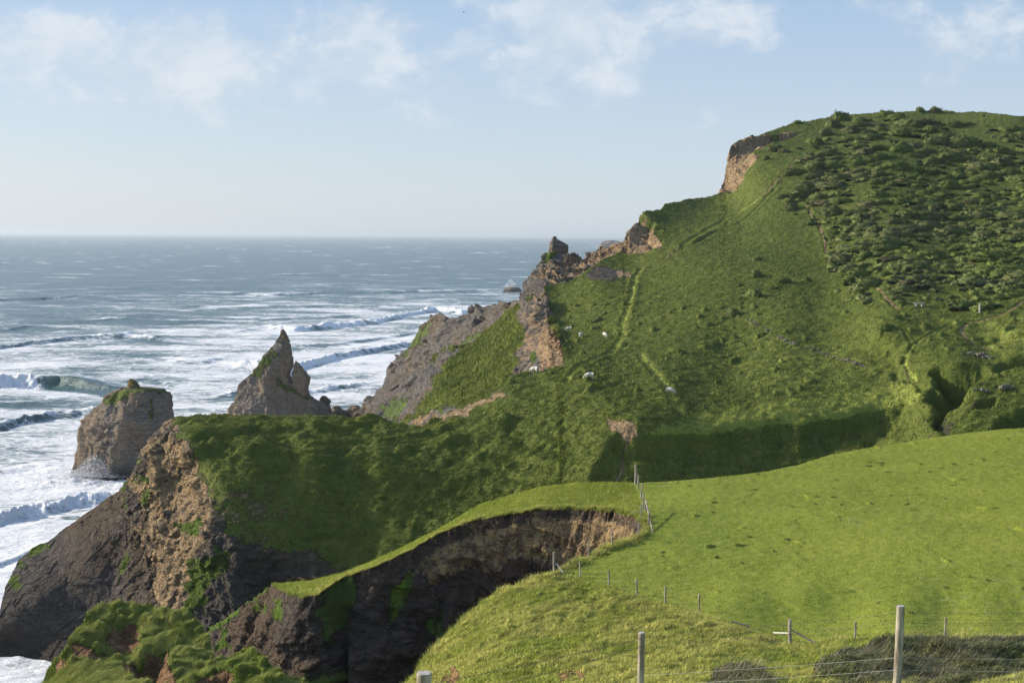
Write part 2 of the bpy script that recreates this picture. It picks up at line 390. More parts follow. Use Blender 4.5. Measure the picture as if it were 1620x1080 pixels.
T2 = [(-40,1000,-40,1064,1),(-5,990,-5,1064,1),(2,955,20,1064,1),(10,925,50,1062,1),(30,885,90,1068,1),(52,866,115,1090,1),(75,857,140,1100,1),(95,842,160,1100,1),(130,815,185,1100,1),(190,775,225,1100,1),
 (208,752,240,1100,1),(222,722,262,1100,1),(240,692,290,1100,1),(262,668,320,1100,1),(275,662,345,1090,1),(300,658,380,1080,1),(340,655,420,1060,1),(410,656,480,1030,1),(500,658,560,1000,1),
 (560,661,610,985,1),(610,664,650,965,1),(645,670,680,940,1),(668,673,700,930,1),(690,662,720,920,1),(730,643,750,900,.7),(772,630,780,885,.6),(800,608,800,875,.8),(812,594,812,870,.8),(835,587,830,860,.8),
 (862,588,850,850,1),(885,577,870,845,1),(892,566,880,840,1),(886,545,886,836,1),(874,515,892,832,1),(868,490,898,828,1),(862,470,904,824,1),(861,452,910,820,.6),(900,447,935,810,.1),(922,432,950,805,.1),(950,412,965,800,.3),
 (985,396,985,790,1),(986,372,1000,785,1),(992,350,1010,780,1),(1006,336,1020,775,.7),(1045,331,1050,775,.1),(1052,322,1060,775,.1),(1090,315,1085,775,.1),(1120,311,1110,775,.2),(1138,306,1125,770,1),(1145,280,1140,770,1),
 (1150,250,1155,770,1),(1156,232,1170,770,1),(1168,222,1185,770,.5),(1200,213,1210,765,.1),(1255,195,1260,760,.0),(1330,182,1330,755,.0),(1400,177,1400,750,.0),(1480,175,1480,745,.0),(1560,178,1560,740,.0),(1620,185,1620,735,.0),(1700,205,1720,735,.0),(1800,240,1850,735,0)]
S = Sheet(T2, fh, 1500, 430); SHEETS['hill'] = S
# shaping: banks, terraces, gully
S.drop([(960,705),(985,668),(1100,650),(1200,640),(1300,630),(1380,616),(1440,604),(1470,640),(1478,700),(1300,800),(900,820),(940,740)], 1.1, 9, .1)
S.drop([(1168,225),(1200,216),(1270,210),(1258,219),(1215,228),(1190,242),(1198,254),(1180,275),(1160,305),(1141,303),(1130,270)], 2.5, 2.5, .5)
S.drop([(983,400),(970,350),(1005,325),(1024,343),(1038,352),(1036,368),(1050,388),(1020,400)], 2.5, 1.5, .5)
S.drop([(975,684),(1010,676),(1100,668),(1200,658),(1300,647),(1380,634),(1445,622),(1470,640),(1478,700),(1300,800),(900,820),(940,740)], 3.6, 7.5, .35, True)
S.drop([(1100,722),(1180,708),(1260,690),(1330,683),(1405,684),(1460,690),(1510,692),(1520,760),(1060,800)], 1.6, 2.5)
S.drop([(1285,706),(1300,692),(1340,686),(1400,690),(1420,705),(1380,725),(1290,740)], 1.8, 1.5)
S.drop([(1472,584),(1495,573),(1560,580),(1578,582),(1580,569),(1620,561),(1760,552),(1760,578),(1618,584),(1590,586),(1575,600),(1545,618),(1532,632),(1512,650),(1508,690),(1478,690),(1462,655),(1452,625),(1472,612)], 6.0, 3.4)
S.drop([(1395,590),(1425,584),(1445,596),(1470,606),(1480,640),(1460,640),(1436,612),(1405,600)], .8, 1.5)
S.drop([(1590,655),(1620,645),(1720,645),(1720,690),(1560,680)], 2.2, 1.2)
S.drop([(1545,634),(1580,628),(1575,650),(1535,650)], 1.3, 1)
gw = 0
for ln, dpt, wd, bk, pw in [
  ([(1640,465),(1620,475),(1600,492),(1575,500),(1550,508),(1530,512)], .25, .7, .1, 'e'),
  ([(1530,512),(1500,514),(1470,530),(1445,545),(1434,560),(1432,575),(1442,590),(1448,604)], .5, .5, .3, 'd'),
  ([(1530,512),(1522,520),(1528,535),(1540,545),(1565,552)], .3, .8, .1, 'e'),
  ([(1565,552),(1600,558),(1640,556)], .3, .4, .1, ''),
  ([(1260,250),(1245,272),(1230,285),(1210,308),(1195,318)], .5, .7, .3, 'e'),
  ([(1195,318),(1150,345),(1110,370),(1080,388)], 1.0, 1.2, .5, 'd'),
  ([(1225,300),(1180,345),(1130,368),(1100,385)], .7, 1.0, .5, ''),
  ([(1082,386),(1055,408),(1030,420),(1012,426)], .4, .7, .2, 'e'),
  ([(1012,426),(1003,445),(996,480),(985,510),(985,530),(965,560),(920,578),(893,604)], .7, .9, .5, 'd'),
  ([(1275,325),(1285,340),(1298,358),(1303,375),(1308,395),(1312,412)], .6, .7, .3, 'e'),
  ([(1312,262),(1314,282),(1300,298)], .3, .7, .2, 'e'),
  ([(1010,560),(1035,585),(1058,620),(1078,655)], .7, 1.0, .3, 'd'),
  ([(1380,440),(1400,470),(1420,488)], .4, .8, .2, 'e'),
  ([(1520,400),(1545,425),(1560,445)], .4, .9, .2, 'e'),
  ([(1425,520),(1442,545),(1438,560)], .4, .4, .2, ''),
  ([(1330,470),(1370,530),(1395,560)], .3, .8, .1, ''),
  ([(995,682),(985,695),(983,715),(972,735),(974,750)], .3, .5, .1, 'e')]:
    k = S.groove(ln, dpt, wd, bk)
    if pw == 'e': S.a['earth'] = np.maximum(S.a['earth'], sstep(.4, .9, k) * .9)
    if pw == 'd': S.a['dry'] = np.maximum(S.a['dry'], sstep(.1, .6, k) * .75)
# what the ground is made of
CLP = [(-60,1100),(-60,980),(30,850),(190,770),(240,680),(268,660),(285,682),(300,705),(300,740),(322,760),(345,790),(350,830),(375,850),(430,868),(500,878),(545,905),(560,1000),(400,1100)]
S.paint('rock', CLP, 7, 10)
S.paint('earth', [(262,664),(285,680),(300,700),(302,740),(330,770),(352,800),(346,845),(325,860),(305,960),(285,990),(250,960),(235,880),(225,800),(212,765),(225,715)], 9, 12, .66)
for p in ([(298,895),(335,872),(368,872),(362,900),(335,925),(318,965),(300,970)], [(285,830),(330,815),(335,830),(300,850)], [(222,745),(242,760),(238,770),(222,762)], [(232,780),(245,778),(240,800),(232,815)], [(203,783),(212,790),(205,812)],
          [(195,870),(203,872),(203,900),(190,920)], [(40,872),(75,858),(80,862),(50,885),(30,900)], [(10,912),(35,915),(30,935),(12,928)], [(150,815),(165,802),(175,803),(160,815)], [(180,775),(205,752),(212,758),(195,778)]):
    S.paint('moss', p, 5, 9, .85)
S.paint('rock', [(845,470),(866,468),(874,510),(893,560),(892,574),(862,587),(838,590),(828,560)], 3, 6)
S.paint('earth', [(862,470),(868,490),(876,515),(890,548),(893,566),(886,575),(860,587),(855,560),(852,500)], 3, 6, .9)
S.paint('earth', [(760,632),(800,622),(806,628),(770,640),(740,655),(700,668),(690,662),(720,645)], 4, 6, .9)
S.paint('earth', [(960,661),(1003,668),(1012,680),(985,682),(965,680)], 2.5, 4, .9)
for p in ([(1168,222),(1200,214),(1268,209),(1258,217),(1215,226),(1188,240),(1200,250),(1180,275),(1165,300),(1140,308),(1132,300),(1140,250)], [(983,400),(980,350),(1005,333),(1024,344),(1036,352),(1032,368),(1048,386),(1045,392),(1010,396)]):
    S.paint('earth', p, 2.5, 4); S.paint('rock', p, 4, 5, .5)
S.paint('rock', [(920,438),(940,422),(962,420),(985,432),(994,440),(960,446)], 3, 5); S.paint('earth', [(975,433),(998,430),(1000,438),(980,442)], 2, 3)
0 and S.paint('rock', [(1180,503),(1225,528),(1300,556),(1372,578),(1366,583),(1290,566),(1215,538)], 2, 5, .6)
for p in ([(1400,680),(1460,684),(1490,690),(1440,694),(1400,690)], [(1518,648),(1545,632),(1560,633),(1530,648)], [(1600,667),(1640,665),(1640,673),(1590,674)], [(1432,584),(1438,584),(1437,606),(1431,606)]):
    S.paint('earth', p, 1.5, 5, .55)
S.paint('rock', [(1470,640),(1480,640),(1512,668),(1500,684),(1478,670)], 3, 7, .5)
S.paint('dry', [(985,686),(1100,655),(1200,643),(1300,632),(1450,602),(1470,628),(1300,658),(1200,670),(1100,680)], 4, 4, 1.0)  # yellower ledge grass, its colour also brightened to imitate sun on the shelf
S.paint('dry', [(1545,510),(1620,500),(1720,500),(1720,550),(1560,550)], 8, 9, .5)
S.paint('dry', [(1300,400),(1420,380),(1560,420),(1500,460),(1400,470)], 15, 15, .3)
S.paint('earth', [(345,770),(400,760),(440,800),(470,860),(400,870),(350,850)], 12, 20, .42)
S.paint('dry', [(1180,500),(1500,600),(1400,640),(1150,640)], 30, 20, .35)
S.a['dry'] *= 1 - sstep(.12, .5, S.steep)
# relief
hard = np.clip(np.maximum(S.a['rock'], S.a['earth'] * .6), 0, 1); crag = sstep(430, 400, S.py)
P = S.P.copy(); N = S.normals()
sea_cliff = sstep(-10, 20, sdpoly(S.px, S.py, CLP))
Ad = .2 + .15 * sstep(500, 650, S.py) + .25 * sstep(620, 760, S.py) * sstep(900, 700, S.px)
gd = grassdisp(P, Ad, 1)
# sheep terracettes on the shaded slope
ter = sstep(640, 720, S.py) * sstep(1000, 850, S.px) + .5 * sstep(880, 1000, S.px) * sstep(640, 700, S.py)
q = P[..., 2] / 1.5 + 1.3 * fbm(P[..., 0] * .045, P[..., 1] * .045, o=3, seed=31); fr = q % 1
ter = np.maximum(ter, .3 * sstep(620, 480, S.py)); gd = gd + ter * .4 * (np.minimum(fr * 3.2, (1 - fr) / .7) - .5) * (.5 + .5 * sstep(-.3, .4, pn(P[..., 0] * .06, P[..., 1] * .12, seed=33)))
# tussocks on the sheep pasture
tp = sstep(440, 500, S.py) * sstep(660, 600, S.py)
tb = sstep(.46, .72, pn(P[..., 0] * .6, P[..., 1] * .42, seed=41) + .25 * pn(P[..., 0] * .05, P[..., 1] * .05, seed=42))
gd = gd + tp * .5 * tb + .22 * fbm(P[..., 0] * .5, P[..., 1] * .8, o=2, seed=46)
hm = sstep(655, 670, S.py) * sstep(800, 700, S.py) * sstep(980, 800, S.px)
gd = gd + hm * (.9 * sstep(.1, .5, pn(P[..., 0] * .12, P[..., 1] * .26, seed=44)) + .6 * sstep(.1, .6, pn(P[..., 0] * .3, P[..., 1] * .5, seed=45)))
S.P[..., 2] += gd * (1 - hard)
rd = rockdisp(P, 1.0, .11, 3)
S.P += N * (rd * hard * (.35 + 1.6 * crag + 1.3 * np.maximum(sstep(150, 230, S.px), 0) * sea_cliff))[..., None]
S.P += N * (.8 * S.steep * (1 - hard) * fbm(P[..., 0] * .3, P[..., 1] * .3, P[..., 2] * .3, o=4, seed=48))[..., None]
# deep vertical gullies in the sea cliff
rib = sstep(180, 240, S.px) * sea_cliff
xx = P[..., 0] + .25 * P[..., 2]
S.P[..., 1] += rib * 1.9 * (np.abs(pn(xx * .13, P[..., 2] * .02, seed=50)) * 2 - .5 + .5 * pn(xx * .4, P[..., 2] * .06, seed=51))
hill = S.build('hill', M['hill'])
fx_ = Field([(1795,240,440),(1795,400,285),(1795,560,205),(1848,735,155),(2300,350,420),(2300,500,280),(2300,620,210),(2350,740,160),(2050,300,430),(2050,740,158)], 60)
SX = Sheet([(1790,239,1840,737,0),(1900,262,1950,737,0),(2050,300,2080,737,0),(2300,350,2300,737,0)], fx_, 120, 120, jit=0); SX.P[..., 2] += .5 * fbm(SX.P[..., 0] * .08, SX.P[..., 1] * .08, o=3, seed=1); SX.build('hill', M['hill'])

# ================================================================== coast cliffs behind the headland
f3 = Field([(520,662,462),(555,660,458),(580,642,455),(610,610,450),(625,580,445),(650,545,435),(680,507,420),(700,497,410),(715,503,400),(760,487,380),(800,478,350),(862,466,305),
 (600,655,425),(640,640,385),(700,580,385),(750,540,355),(660,600,410),(640,700,350),(560,700,420),(800,520,330),(870,560,300)], 20)
S3 = Sheet([(520,668,520,720,1),(540,655,540,720,1),(555,655,555,720,1),(566,648,575,720,1),(580,638,590,720,1),(600,622,610,720,1),(612,608,625,720,1),(618,585,640,720,1),(632,562,655,710,1),(650,545,670,700,1),(664,520,690,690,1),(680,505,705,680,1),
  (690,500,715,675,1),(700,496,725,670,1),(710,503,735,665,1),(722,503,745,660,1),(740,496,755,655,1),(752,487,765,650,1),(775,484,785,640,1),(795,480,800,630,1),(815,476,820,620,1),(835,471,835,610,1),(870,466,880,600,1)], f3, 420, 260)
S3.a['rock'][:] = 1
for p in ([(640,545),(680,500),(690,505),(660,545),(640,570)], [(715,560),(760,520),(770,525),(730,570)], [(600,650),(640,630),(690,630),(680,660),(610,665)]): S3.paint('rock', p, 4, 8, .8, 'cut')
S3.paint('dry', [(680,515),(698,495),(708,500),(700,515)], 3, 4)
S3.paint('moss', [(640,640),(665,625),(660,645)], 3, 6, .8)
N = S3.normals(); S3.P += N * (rockdisp(S3.P, 3.0, .06, 7, (.75, .1, .66), 5.0) * (.3 + .7 * S3.a['rock']))[..., None]
S3.build('coast_cliff', M['cliff'])
f4 = Field([(625,668,285),(640,655,282),(655,625,288),(668,590,295),(690,565,300),(705,552,303),(745,540,302),(790,503,302),(840,472,292),(862,471,285),(868,500,272),(890,560,226),(892,575,222),
 (700,660,240),(690,700,225),(800,600,235),(830,560,248),(846,590,224),(885,585,219),(850,520,262),(750,600,262),(730,640,240),(842,500,270),(830,600,228),(640,700,245)], 16)
S4 = Sheet([(622,668,640,720,1),(640,650,660,720,1),(650,630,680,715,1),(660,605,700,700,1),(672,585,720,690,1),(685,565,735,680,1),(700,552,750,670,1),(718,550,760,660,1),(735,545,770,655,1),(750,540,780,650,1),(768,522,790,645,1),(790,505,800,635,1),
  (800,494,810,625,1),(818,482,820,620,1),(838,470,835,612,1),(850,472,850,608,1),(864,468,870,605,1),(872,500,885,602,1),(886,540,900,600,1),(900,570,910,600,1)], f4, 420, 260)
for p in ([(810,480),(870,465),(875,510),(900,560),(900,590),(812,600),(818,560),(828,520)], [(665,590),(705,552),(740,545),(700,580),(680,630),(640,660),(620,680),(640,640)], [(620,680),(700,640),(720,650),(760,640),(820,600),(820,640),(700,720)]): S4.paint('rock', p, 4, 9)
S4.paint('earth', [(862,500),(880,520),(895,560),(900,590),(862,590),(850,560)], 3, 5, 1); S4.paint('earth', [(842,470),(864,470),(862,500),(850,580),(822,595),(824,540)], 6, 9, .5)
S4.paint('earth', [(660,650),(720,655),(820,615),(810,640),(700,690),(650,680)], 5, 6, .6)
for p in ([(672,625),(695,610),(690,635),(678,640)], [(842,563),(850,558),(848,580),(842,578)], [(690,640),(705,625),(700,655)]): S4.paint('moss', p, 3, 5, .9)
N = S4.normals(); S4.P += N * (rockdisp(S4.P, 1.1, .12, 9, (.6, .1, .66), 3.0) * (.35 + .65 * S4.a['rock']))[..., None]
S4.P[..., 2] += grassdisp(S4.P, .7, 5, .12, .12) * (1 - S4.a['rock'])
S4.build('cliff_buttress', M['cliff'])
f5 = Field([(820,475,330),(830,465,332),(845,430,340),(870,404,346),(925,406,350),(985,386,348),(862,460,305),(930,440,318),(900,425,335),(1000,430,320),(960,410,335)], 16)
S5 = Sheet([(822,474,830,490,1),(830,462,840,490,1),(838,440,850,490,1),(846,428,862,485,1),(856,416,872,480,1),(864,405,880,475,1),(872,403,890,470,1),(893,406,905,465,1),(898,402,912,460,1),(902,408,920,460,1),(915,408,930,460,1),(925,410,940,460,1),(932,402,945,460,1),
  (945,400,955,460,1),(950,394,965,455,1),(962,393,975,450,1),(975,388,985,445,1),(990,384,1000,440,1),(1005,375,1010,430,1)], f5, 300, 140)
S5.a['rock'][:] = 1; S5.paint('earth', [(850,440),(900,405),(1000,380),(1000,440),(870,460)], 5, 7, .6); S5.paint('moss', [(868,402),(888,400),(882,410),(862,425),(855,420)], 3, 4, .8)
N = S5.normals(); S5.P += N * rockdisp(S5.P, 2.2, .12, 13, (.7, .1, .6), 3)[..., None]
S5.build('crumbling_cliff', M['cliff'])

# ================================================================== near field, ridge and slope (one body of land)
_fl = [(1010,845,37.3),(1250,1015,37.6),(1620,675,39.7),(1000,762,37.6),(1620,1005,38.8),(877,905,37.0),(1300,718,38.6)]
_w = np.array([atZ(np.array(float(a)), np.array(float(b)), c) for a, b, c in _fl]); _pc = np.linalg.lstsq(np.c_[_w[:, :2], np.ones(len(_w))], _w[:, 2], rcond=None)[0]
def plane_pt(a, b):
    d = rays(np.array(float(a)), np.array(float(b))); t = (_pc[2] - 60) / (d[2] - _pc[0] * d[0] - _pc[1] * d[1]); return (a, b, d[1] * t)
sil = np.array([(1000,763),(1060,761),(1120,757),(1200,746),(1300,718),(1430,695),(1560,678),(1620,675),(1720,669),(1800,664)], float)
anc = [(x, y) for x, y in sil] + [(877,906),(930,880),(960,866),(1010,847),(1016,832),(960,900),(1050,800),(1007,790),(1106,966),(1007,938),(1053,950),(1185,993),(1250,1016),(1352,1010),(1495,1004),(1620,1002),(1720,1004)]
anc += [(x, y) for x in (1900, 2100, 2300) for y in (662, 760, 860, 960)]
anc += [(x, y) for x in range(1080, 1760, 95) for y in range(700, 1000, 48) if y > np.interp(x, sil[:, 0], sil[:, 1]) + 20 and y < np.interp(x, [1080, 1250, 1800], [930, 985, 985])]
fn = Field([plane_pt(*q) for q in anc] + [(x, y, 'z', z) for x, y, z in [
 (940,806,37.0),(880,806,36.8),(800,815,36.2),(735,826,35.4),(640,870,33.2),(540,915,31.0),(470,946,29.6),(430,926,29.4),(850,770,36.7),(740,805,35.3),(640,862,33.1),(540,905,30.8),(470,918,29.7),(930,766,37.2),
 (780,940,36.0),(700,1010,35.0),(640,1080,34.4),(620,1100,34),(800,1000,36.9),(800,1080,38.2),(900,1000,37.6),(900,950,37.0),(1000,1000,37.8),(1000,1080,40.0),(1100,1040,39.2),(1100,1100,41.5),(1250,1090,41.7),(1400,1090,42.2),(1600,1090,42.7),(1720,1090,43),(1950,1090,43.5),(2300,1090,44)]], 60, .01)
TA = [(1000,763,628,1104,1),(1060,761,760,1104,.5),(1120,757,880,1104,.5),(1200,746,960,1104,.3),(1250,735,1080,1104,.3),(1300,718,1200,1104,.3),(1360,707,1300,1104,.3),(1430,695,1400,1104,.3),(1500,684,1500,1104,.3),(1560,678,1580,1104,.3),(1620,675,1660,1104,.3),(1720,669,1760,1104,.3)]
class CoonsSheet(Sheet):
    pass
LB = np.array([(1000,763),(1008,790),(1013,812),(1016,832),(1010,847),(960,866),(930,880),(900,893),(877,906),(840,917),(780,940),(740,970),(700,1012),(665,1052),(640,1083),(622,1106)], float)
def jig(pl, step=3.0):
    pl = np.asarray(pl, float); s_ = np.concatenate([[0], np.cumsum(np.hypot(*np.diff(pl, axis=0).T))]); q = np.arange(0, s_[-1], step)
    x = np.interp(q, s_, pl[:, 0]); y = np.interp(q, s_, pl[:, 1]); e = sstep(0, 20, q) * sstep(0, 20, s_[-1] - q)
    x = np.append(x + e * (1.4 * pn(x * .09, y * .09, seed=3) + .8 * pn(x * .3, y * .3, seed=4)), pl[-1, 0]); y = np.append(y + e * (1.5 * pn(x[:-1] * .08, y * .08, seed=7) + .8 * pn(x[:-1] * .28, y * .28, seed=8)), pl[-1, 1]); return np.stack([x, y], 1)
def coons(left, top, right, bottom, nu, nv):
    def rs_(pl, n):
        pl = np.array(pl, float); s = np.concatenate([[0], np.cumsum(np.hypot(*np.diff(pl, axis=0).T))]); q = np.linspace(0, s[-1], n)
        return np.stack([np.interp(q, s, pl[:, 0]), np.interp(q, s, pl[:, 1])], 1)
    L, Rr = rs_(left, nv), rs_(right, nv); T, B = rs_(top, nu), rs_(bottom, nu)
    u = np.linspace(0, 1, nu)[None, :, None]; v = np.linspace(0, 1, nv)[:, None, None]
    return (1 - u) * L[:, None] + u * Rr[:, None] + (1 - v) * T[None] + v * B[None] - ((1 - u) * (1 - v) * T[0] + u * (1 - v) * T[-1] + (1 - u) * v * B[0] + u * v * B[-1])
topA = [(t[0], t[1]) for t in TA]
LB = jig(LB)
G = coons(LB, topA, [(1760,669),(1760,1106)], [(622,1106),(1760,1106)], 900, 560)
A = Sheet.__new__(Sheet); A.field = fn; A.px = G[..., 0]; A.py = G[..., 1]; A.P = fn.P(A.px, A.py)
# land goes on behind the far edge (down to the hidden valley) and in front towards the camera
top = A.P[0]; d = top[:, :2] / np.linalg.norm(top[:, :2], axis=1)[:, None]; back = []
for off, dr in ((40, 22), (22, 14.5), (11, 6.5), (5, 2.4), (2, .75)):
    back.append(np.concatenate([top[:, :2] + d * off, (top[:, 2] - .17 * 0 - dr)[:, None]], 1))
bot = A.P[-1]; fr_ = []
for y_, z_ in ((.84, .0), (.7, 0), (.58, 0), (.47, 0), (.38, 0), (.28, 0), (.12, 0), (-.1, 0), (-.6, 0)):
    Yn = bot[:, 1] * y_ if y_ > 0 else np.full(len(bot), y_ * 50); xn = bot[:, 0] * (.35 + .65 * max(y_, 0)) + (1 - max(y_, 0)) * np.linspace(-14, 30, len(bot))
    zn = np.interp(Yn, [-40, 0, 11, 21, 24, 32, 45, 60, 80], [61, 58.3, 55.2, 53.0, 51.8, 48.8, 45.4, 40, 33]); zn = np.minimum(zn, 60 - .335 * np.maximum(Yn, 0) - .0) if y_ > 0.5 else zn
    fr_.append(np.stack([xn, Yn, np.where(y_ > .5, np.minimum(zn, bot[:, 2] + (1 - y_) * 18), zn)], 1))
A.P = np.concatenate([np.stack(back), A.P, np.stack(fr_)])
pad = lambda g: np.concatenate([np.repeat(g[:1], 5, 0), g, np.repeat(g[-1:], len(fr_), 0)])
A.px = pad(A.px); A.py = pad(A.py); A.base = A.P.copy(); A.a = {k: np.zeros(A.px.shape) for k in ('rock', 'earth', 'moss', 'dry')}
SHEETS['field'] = A
# rough coastal slope this side of the fence
SL = [(877,905),(918,914),(962,928),(1007,942),(1053,954),(1106,968),(1185,995),(1250,1018),(1300,1010),(1420,1000),(1560,1004),(1800,1010),(1800,1300),(560,1300),(600,1100),(700,1010),(780,940)]
slope = sstep(-4, 14, sdpoly(A.px, A.py, SL)); A.slope = slope
edge = dline(A.px, A.py, LB[20:])
x, y = A.base[..., 0], A.base[..., 1]
near = sstep(900, 1080, A.py)
tus = np.clip(fbm(x * 1.1, y * .8, o=3, seed=60) + .1, -.3, 1)
dz = slope * (.12 * tus + .2 * fbm(x * .25, y * .2, o=3, seed=61) + 0.08 * sstep(.2, .6, pn(x * 1.9, y * 1.5, seed=62)))
dz += (1 - slope) * (.10 * fbm(x * .12, y * .1, o=4, seed=63) + .03 * pn(x * 1.5, y * 1.2, seed=64) + .12 * sstep(.62, .8, pn(x * .5, y * .4, seed=65)))
flat = sstep(.9, 0, np.clip(0, 0, 1)) if False else 1
A.P[5:, :, 2] += dz[5:]
A.paint('earth', [(705,1062),(716,1052),(724,1060),(722,1078),(704,1080)], 3, 7, .75)
A.paint('earth', [(862,1072),(880,1064),(905,1060),(930,1064),(926,1074),(890,1078)], 3, 7, .7)
A.paint('dry', SL, 10, 12, .38)
A.paint('dry', [(877,905),(960,930),(1100,970),(1250,1020),(1100,1020),(960,990),(800,960),(780,940)], 14, 18, .5)
A.a['dry'] = np.maximum(A.a['dry'], (1 - slope) * .25 * sstep(-.2, .5, fbm(x * .05, y * .03, o=3, seed=70)))
A.build('field', M['field'])
# the field runs on to the right, outside the photograph
gE = coons([(1757,669),(1757,1106)], [(1757,668.5),(2350,655)], [(2350,655),(2350,1106)], [(1757,1106),(2350,1106)], 160, 200)
PE = fn.P(gE[..., 0], gE[..., 1]); tE = PE[0]; dE = tE[:, :2] / np.linalg.norm(tE[:, :2], axis=1)[:, None]
PE = np.concatenate([np.stack([np.concatenate([tE[:, :2] + dE * o_, (tE[:, 2] - z_)[:, None]], 1) for o_, z_ in ((40, 22), (22, 14.5), (11, 6.5), (5, 2.4))]), PE])
PE[4:, :, 2] += .10 * fbm(PE[4:, :, 0] * .12, PE[4:, :, 1] * .1, o=4, seed=63) - .02
mesh_np('field', PE, grid_faces(*PE.shape[:2]), M['field'], {k: np.zeros(PE.shape[:2]) for k in ('rock', 'earth', 'moss', 'dry')})['kind'] = 'structure'
# ridge beyond the cove
GB = coons(np.array([(1000,763),(1008,790),(1013,812),(1016,832)], float), [(1000,763),(960,762),(900,764),(850,771),(800,785),(760,798),(730,815),(690,838),(640,863),(590,886),(540,906),(490,918),(445,921),(428,921)],
           [(428,921),(430,925),(434,929)], jig([(1016,832),(1003,820),(975,812),(940,808),(900,806),(850,808),(800,815),(750,824),(715,836),(680,852),(640,874),(600,894),(560,908),(530,920),(505,940),(478,947),(460,943),(434,929)]), 900, 60)
B = Sheet.__new__(Sheet); B.field = fn; B.px = GB[..., 0]; B.py = GB[..., 1]; B.P = fn.P(B.px, B.py)
top = B.P[0]; d = top[:, :2] / np.linalg.norm(top[:, :2], axis=1)[:, None]
back = [np.concatenate([top[:, :2] + d * off, (top[:, 2] - dr)[:, None]], 1) for off, dr in ((30, 26), (16, 15.5), (8, 7), (3.5, 2.6), (1.2, .6))]
rimB = B.P[-1].copy()
B.P = np.concatenate([np.stack(back), B.P]); pb = lambda g: np.concatenate([np.repeat(g[:1], 5, 0), g])
B.px = pb(B.px); B.py = pb(B.py); B.base = B.P.copy(); B.a = {k: np.zeros(B.px.shape) for k in ('rock', 'earth', 'moss', 'dry')}
x, y = B.base[..., 0], B.base[..., 1]
B.P[5:, :, 2] += (.10 * fbm(x * .12, y * .1, o=4, seed=63) + .04 * fbm(x * .9, y * .9, o=2, seed=64))[5:]
B.paint('dry', [(1000,765),(800,800),(640,880),(440,930),(440,960),(1020,840)], 6, 8, .4)
B.build('field_ridge', M['field'])
# cliff round the cove: lofted down from the rim
rim_px = jig(np.array([(620,1108),(640,1083),(665,1052),(700,1012),(740,970),(780,940),(840,917),(877,906),(900,893),(930,880),(960,866),(1010,847),(1016,832),(1003,820),(975,812),(940,808),(900,806),(850,808),(800,815),(750,824),(715,836),(680,852),(640,874),(600,894),(560,908),(530,920),(505,940),(478,947),(460,943),(434,929),(428,922),(440,918),(470,914),(500,912)], float))
rw = fn.P(rim_px[:, 0], rim_px[:, 1])
s_ = np.concatenate([[0], np.cumsum(np.linalg.norm(np.diff(rw, axis=0), axis=1))]); nq = 900
q_ = np.linspace(0, s_[-1], nq); rim = np.stack([np.interp(q_, s_, rw[:, k]) for k in range(3)], 1)
tg = np.gradient(rim[:, :2], axis=0)
ker = np.exp(-np.linspace(-2.2, 2.2, 61) ** 2); ker /= ker.sum()
tg = np.stack([np.convolve(np.pad(tg[:, k], 30, 'edge'), ker, 'valid') for k in range(2)], 1); tg /= np.linalg.norm(tg, axis=1)[:, None]
on = np.stack([-tg[:, 1], tg[:, 0]], 1)
mid = len(on) // 2
prof = np.array([(0, -.02), (.05, .35), (.3, 1.0), (1.0, 2.6), (1.6, 5), (2.8, 8), (4.6, 12), (7, 17), (11, 24), (16, 32), (22, 40)], float)
nr = 230; tt = np.linspace(0, 1, nr) ** 1.25 * 40
ox = np.interp(tt, prof[:, 1], prof[:, 0])
sgn = 1.0 if (on[int(nq * .6)][1] < 0) else -1.0
on *= sgn
W = np.zeros((nr, nq, 3)); ksm = np.exp(-np.linspace(-2, 2, 41) ** 2); ksm /= ksm.sum(); rsm = np.stack([np.convolve(np.pad(rim[:, k], 20, 'edge'), ksm, 'valid') for k in range(2)], 1); lq = sstep(.15, 1.3, tt)[:, None, None]
W[..., :2] = rim[None, :, :2] * (1 - lq) + rsm[None] * lq + on[None] * ox[:, None, None]; W[..., 2] = rim[None, :, 2] - tt[:, None] + .05
ff = sstep(0, 4, tt)[:, None] * np.ones((1, nq))
u_ = q_[None] * np.ones((nr, 1)); t_ = tt[:, None] * np.ones((1, nq))
dd = rockdisp(W, 1.0, .16, 17, (.3, .2, .9), 1.6)
rb_ = (np.abs(pn(u_ * .11, t_ * .03, seed=80)) * 2 - .45) * .9 + .9 * fbm(u_ * .25, t_ * .25, o=3, seed=81)
amp = sstep(.8, 7, t_) * (1 - .8 * sstep(820, 920, proj(rim)[0]))[None]
off = dd * (.15 + .9 * ff) + rb_ * amp
off = off * sstep(0, .5, t_) + .12 * pn(u_ * 1.2, t_ * .8, seed=83) * sstep(0, .3, t_)
W[..., :2] += on[None] * off[..., None]
wpx, wpy = proj(W)
C_ = Sheet.__new__(Sheet); C_.P = W; C_.base = W.copy(); C_.px = wpx; C_.py = wpy; C_.a = {k: np.zeros(W.shape[:2]) for k in ('rock', 'earth', 'moss', 'dry')}
n_ = fbm(u_ * .15, t_ * .1, o=4, seed=85)
C_.a['rock'] = np.full(W.shape[:2], 1.0)
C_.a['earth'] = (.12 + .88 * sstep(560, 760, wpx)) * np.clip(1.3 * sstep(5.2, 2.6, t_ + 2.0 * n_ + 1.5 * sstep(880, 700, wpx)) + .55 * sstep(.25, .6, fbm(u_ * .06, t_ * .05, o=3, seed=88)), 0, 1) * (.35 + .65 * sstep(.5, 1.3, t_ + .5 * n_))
C_.a['rock'] *= 1 - .9 * np.clip(sstep(-.02, .3, fbm(u_ * .08, t_ * .09, o=4, seed=86)) * sstep(4, 8, t_) * sstep(24, 14, t_), 0, 1)
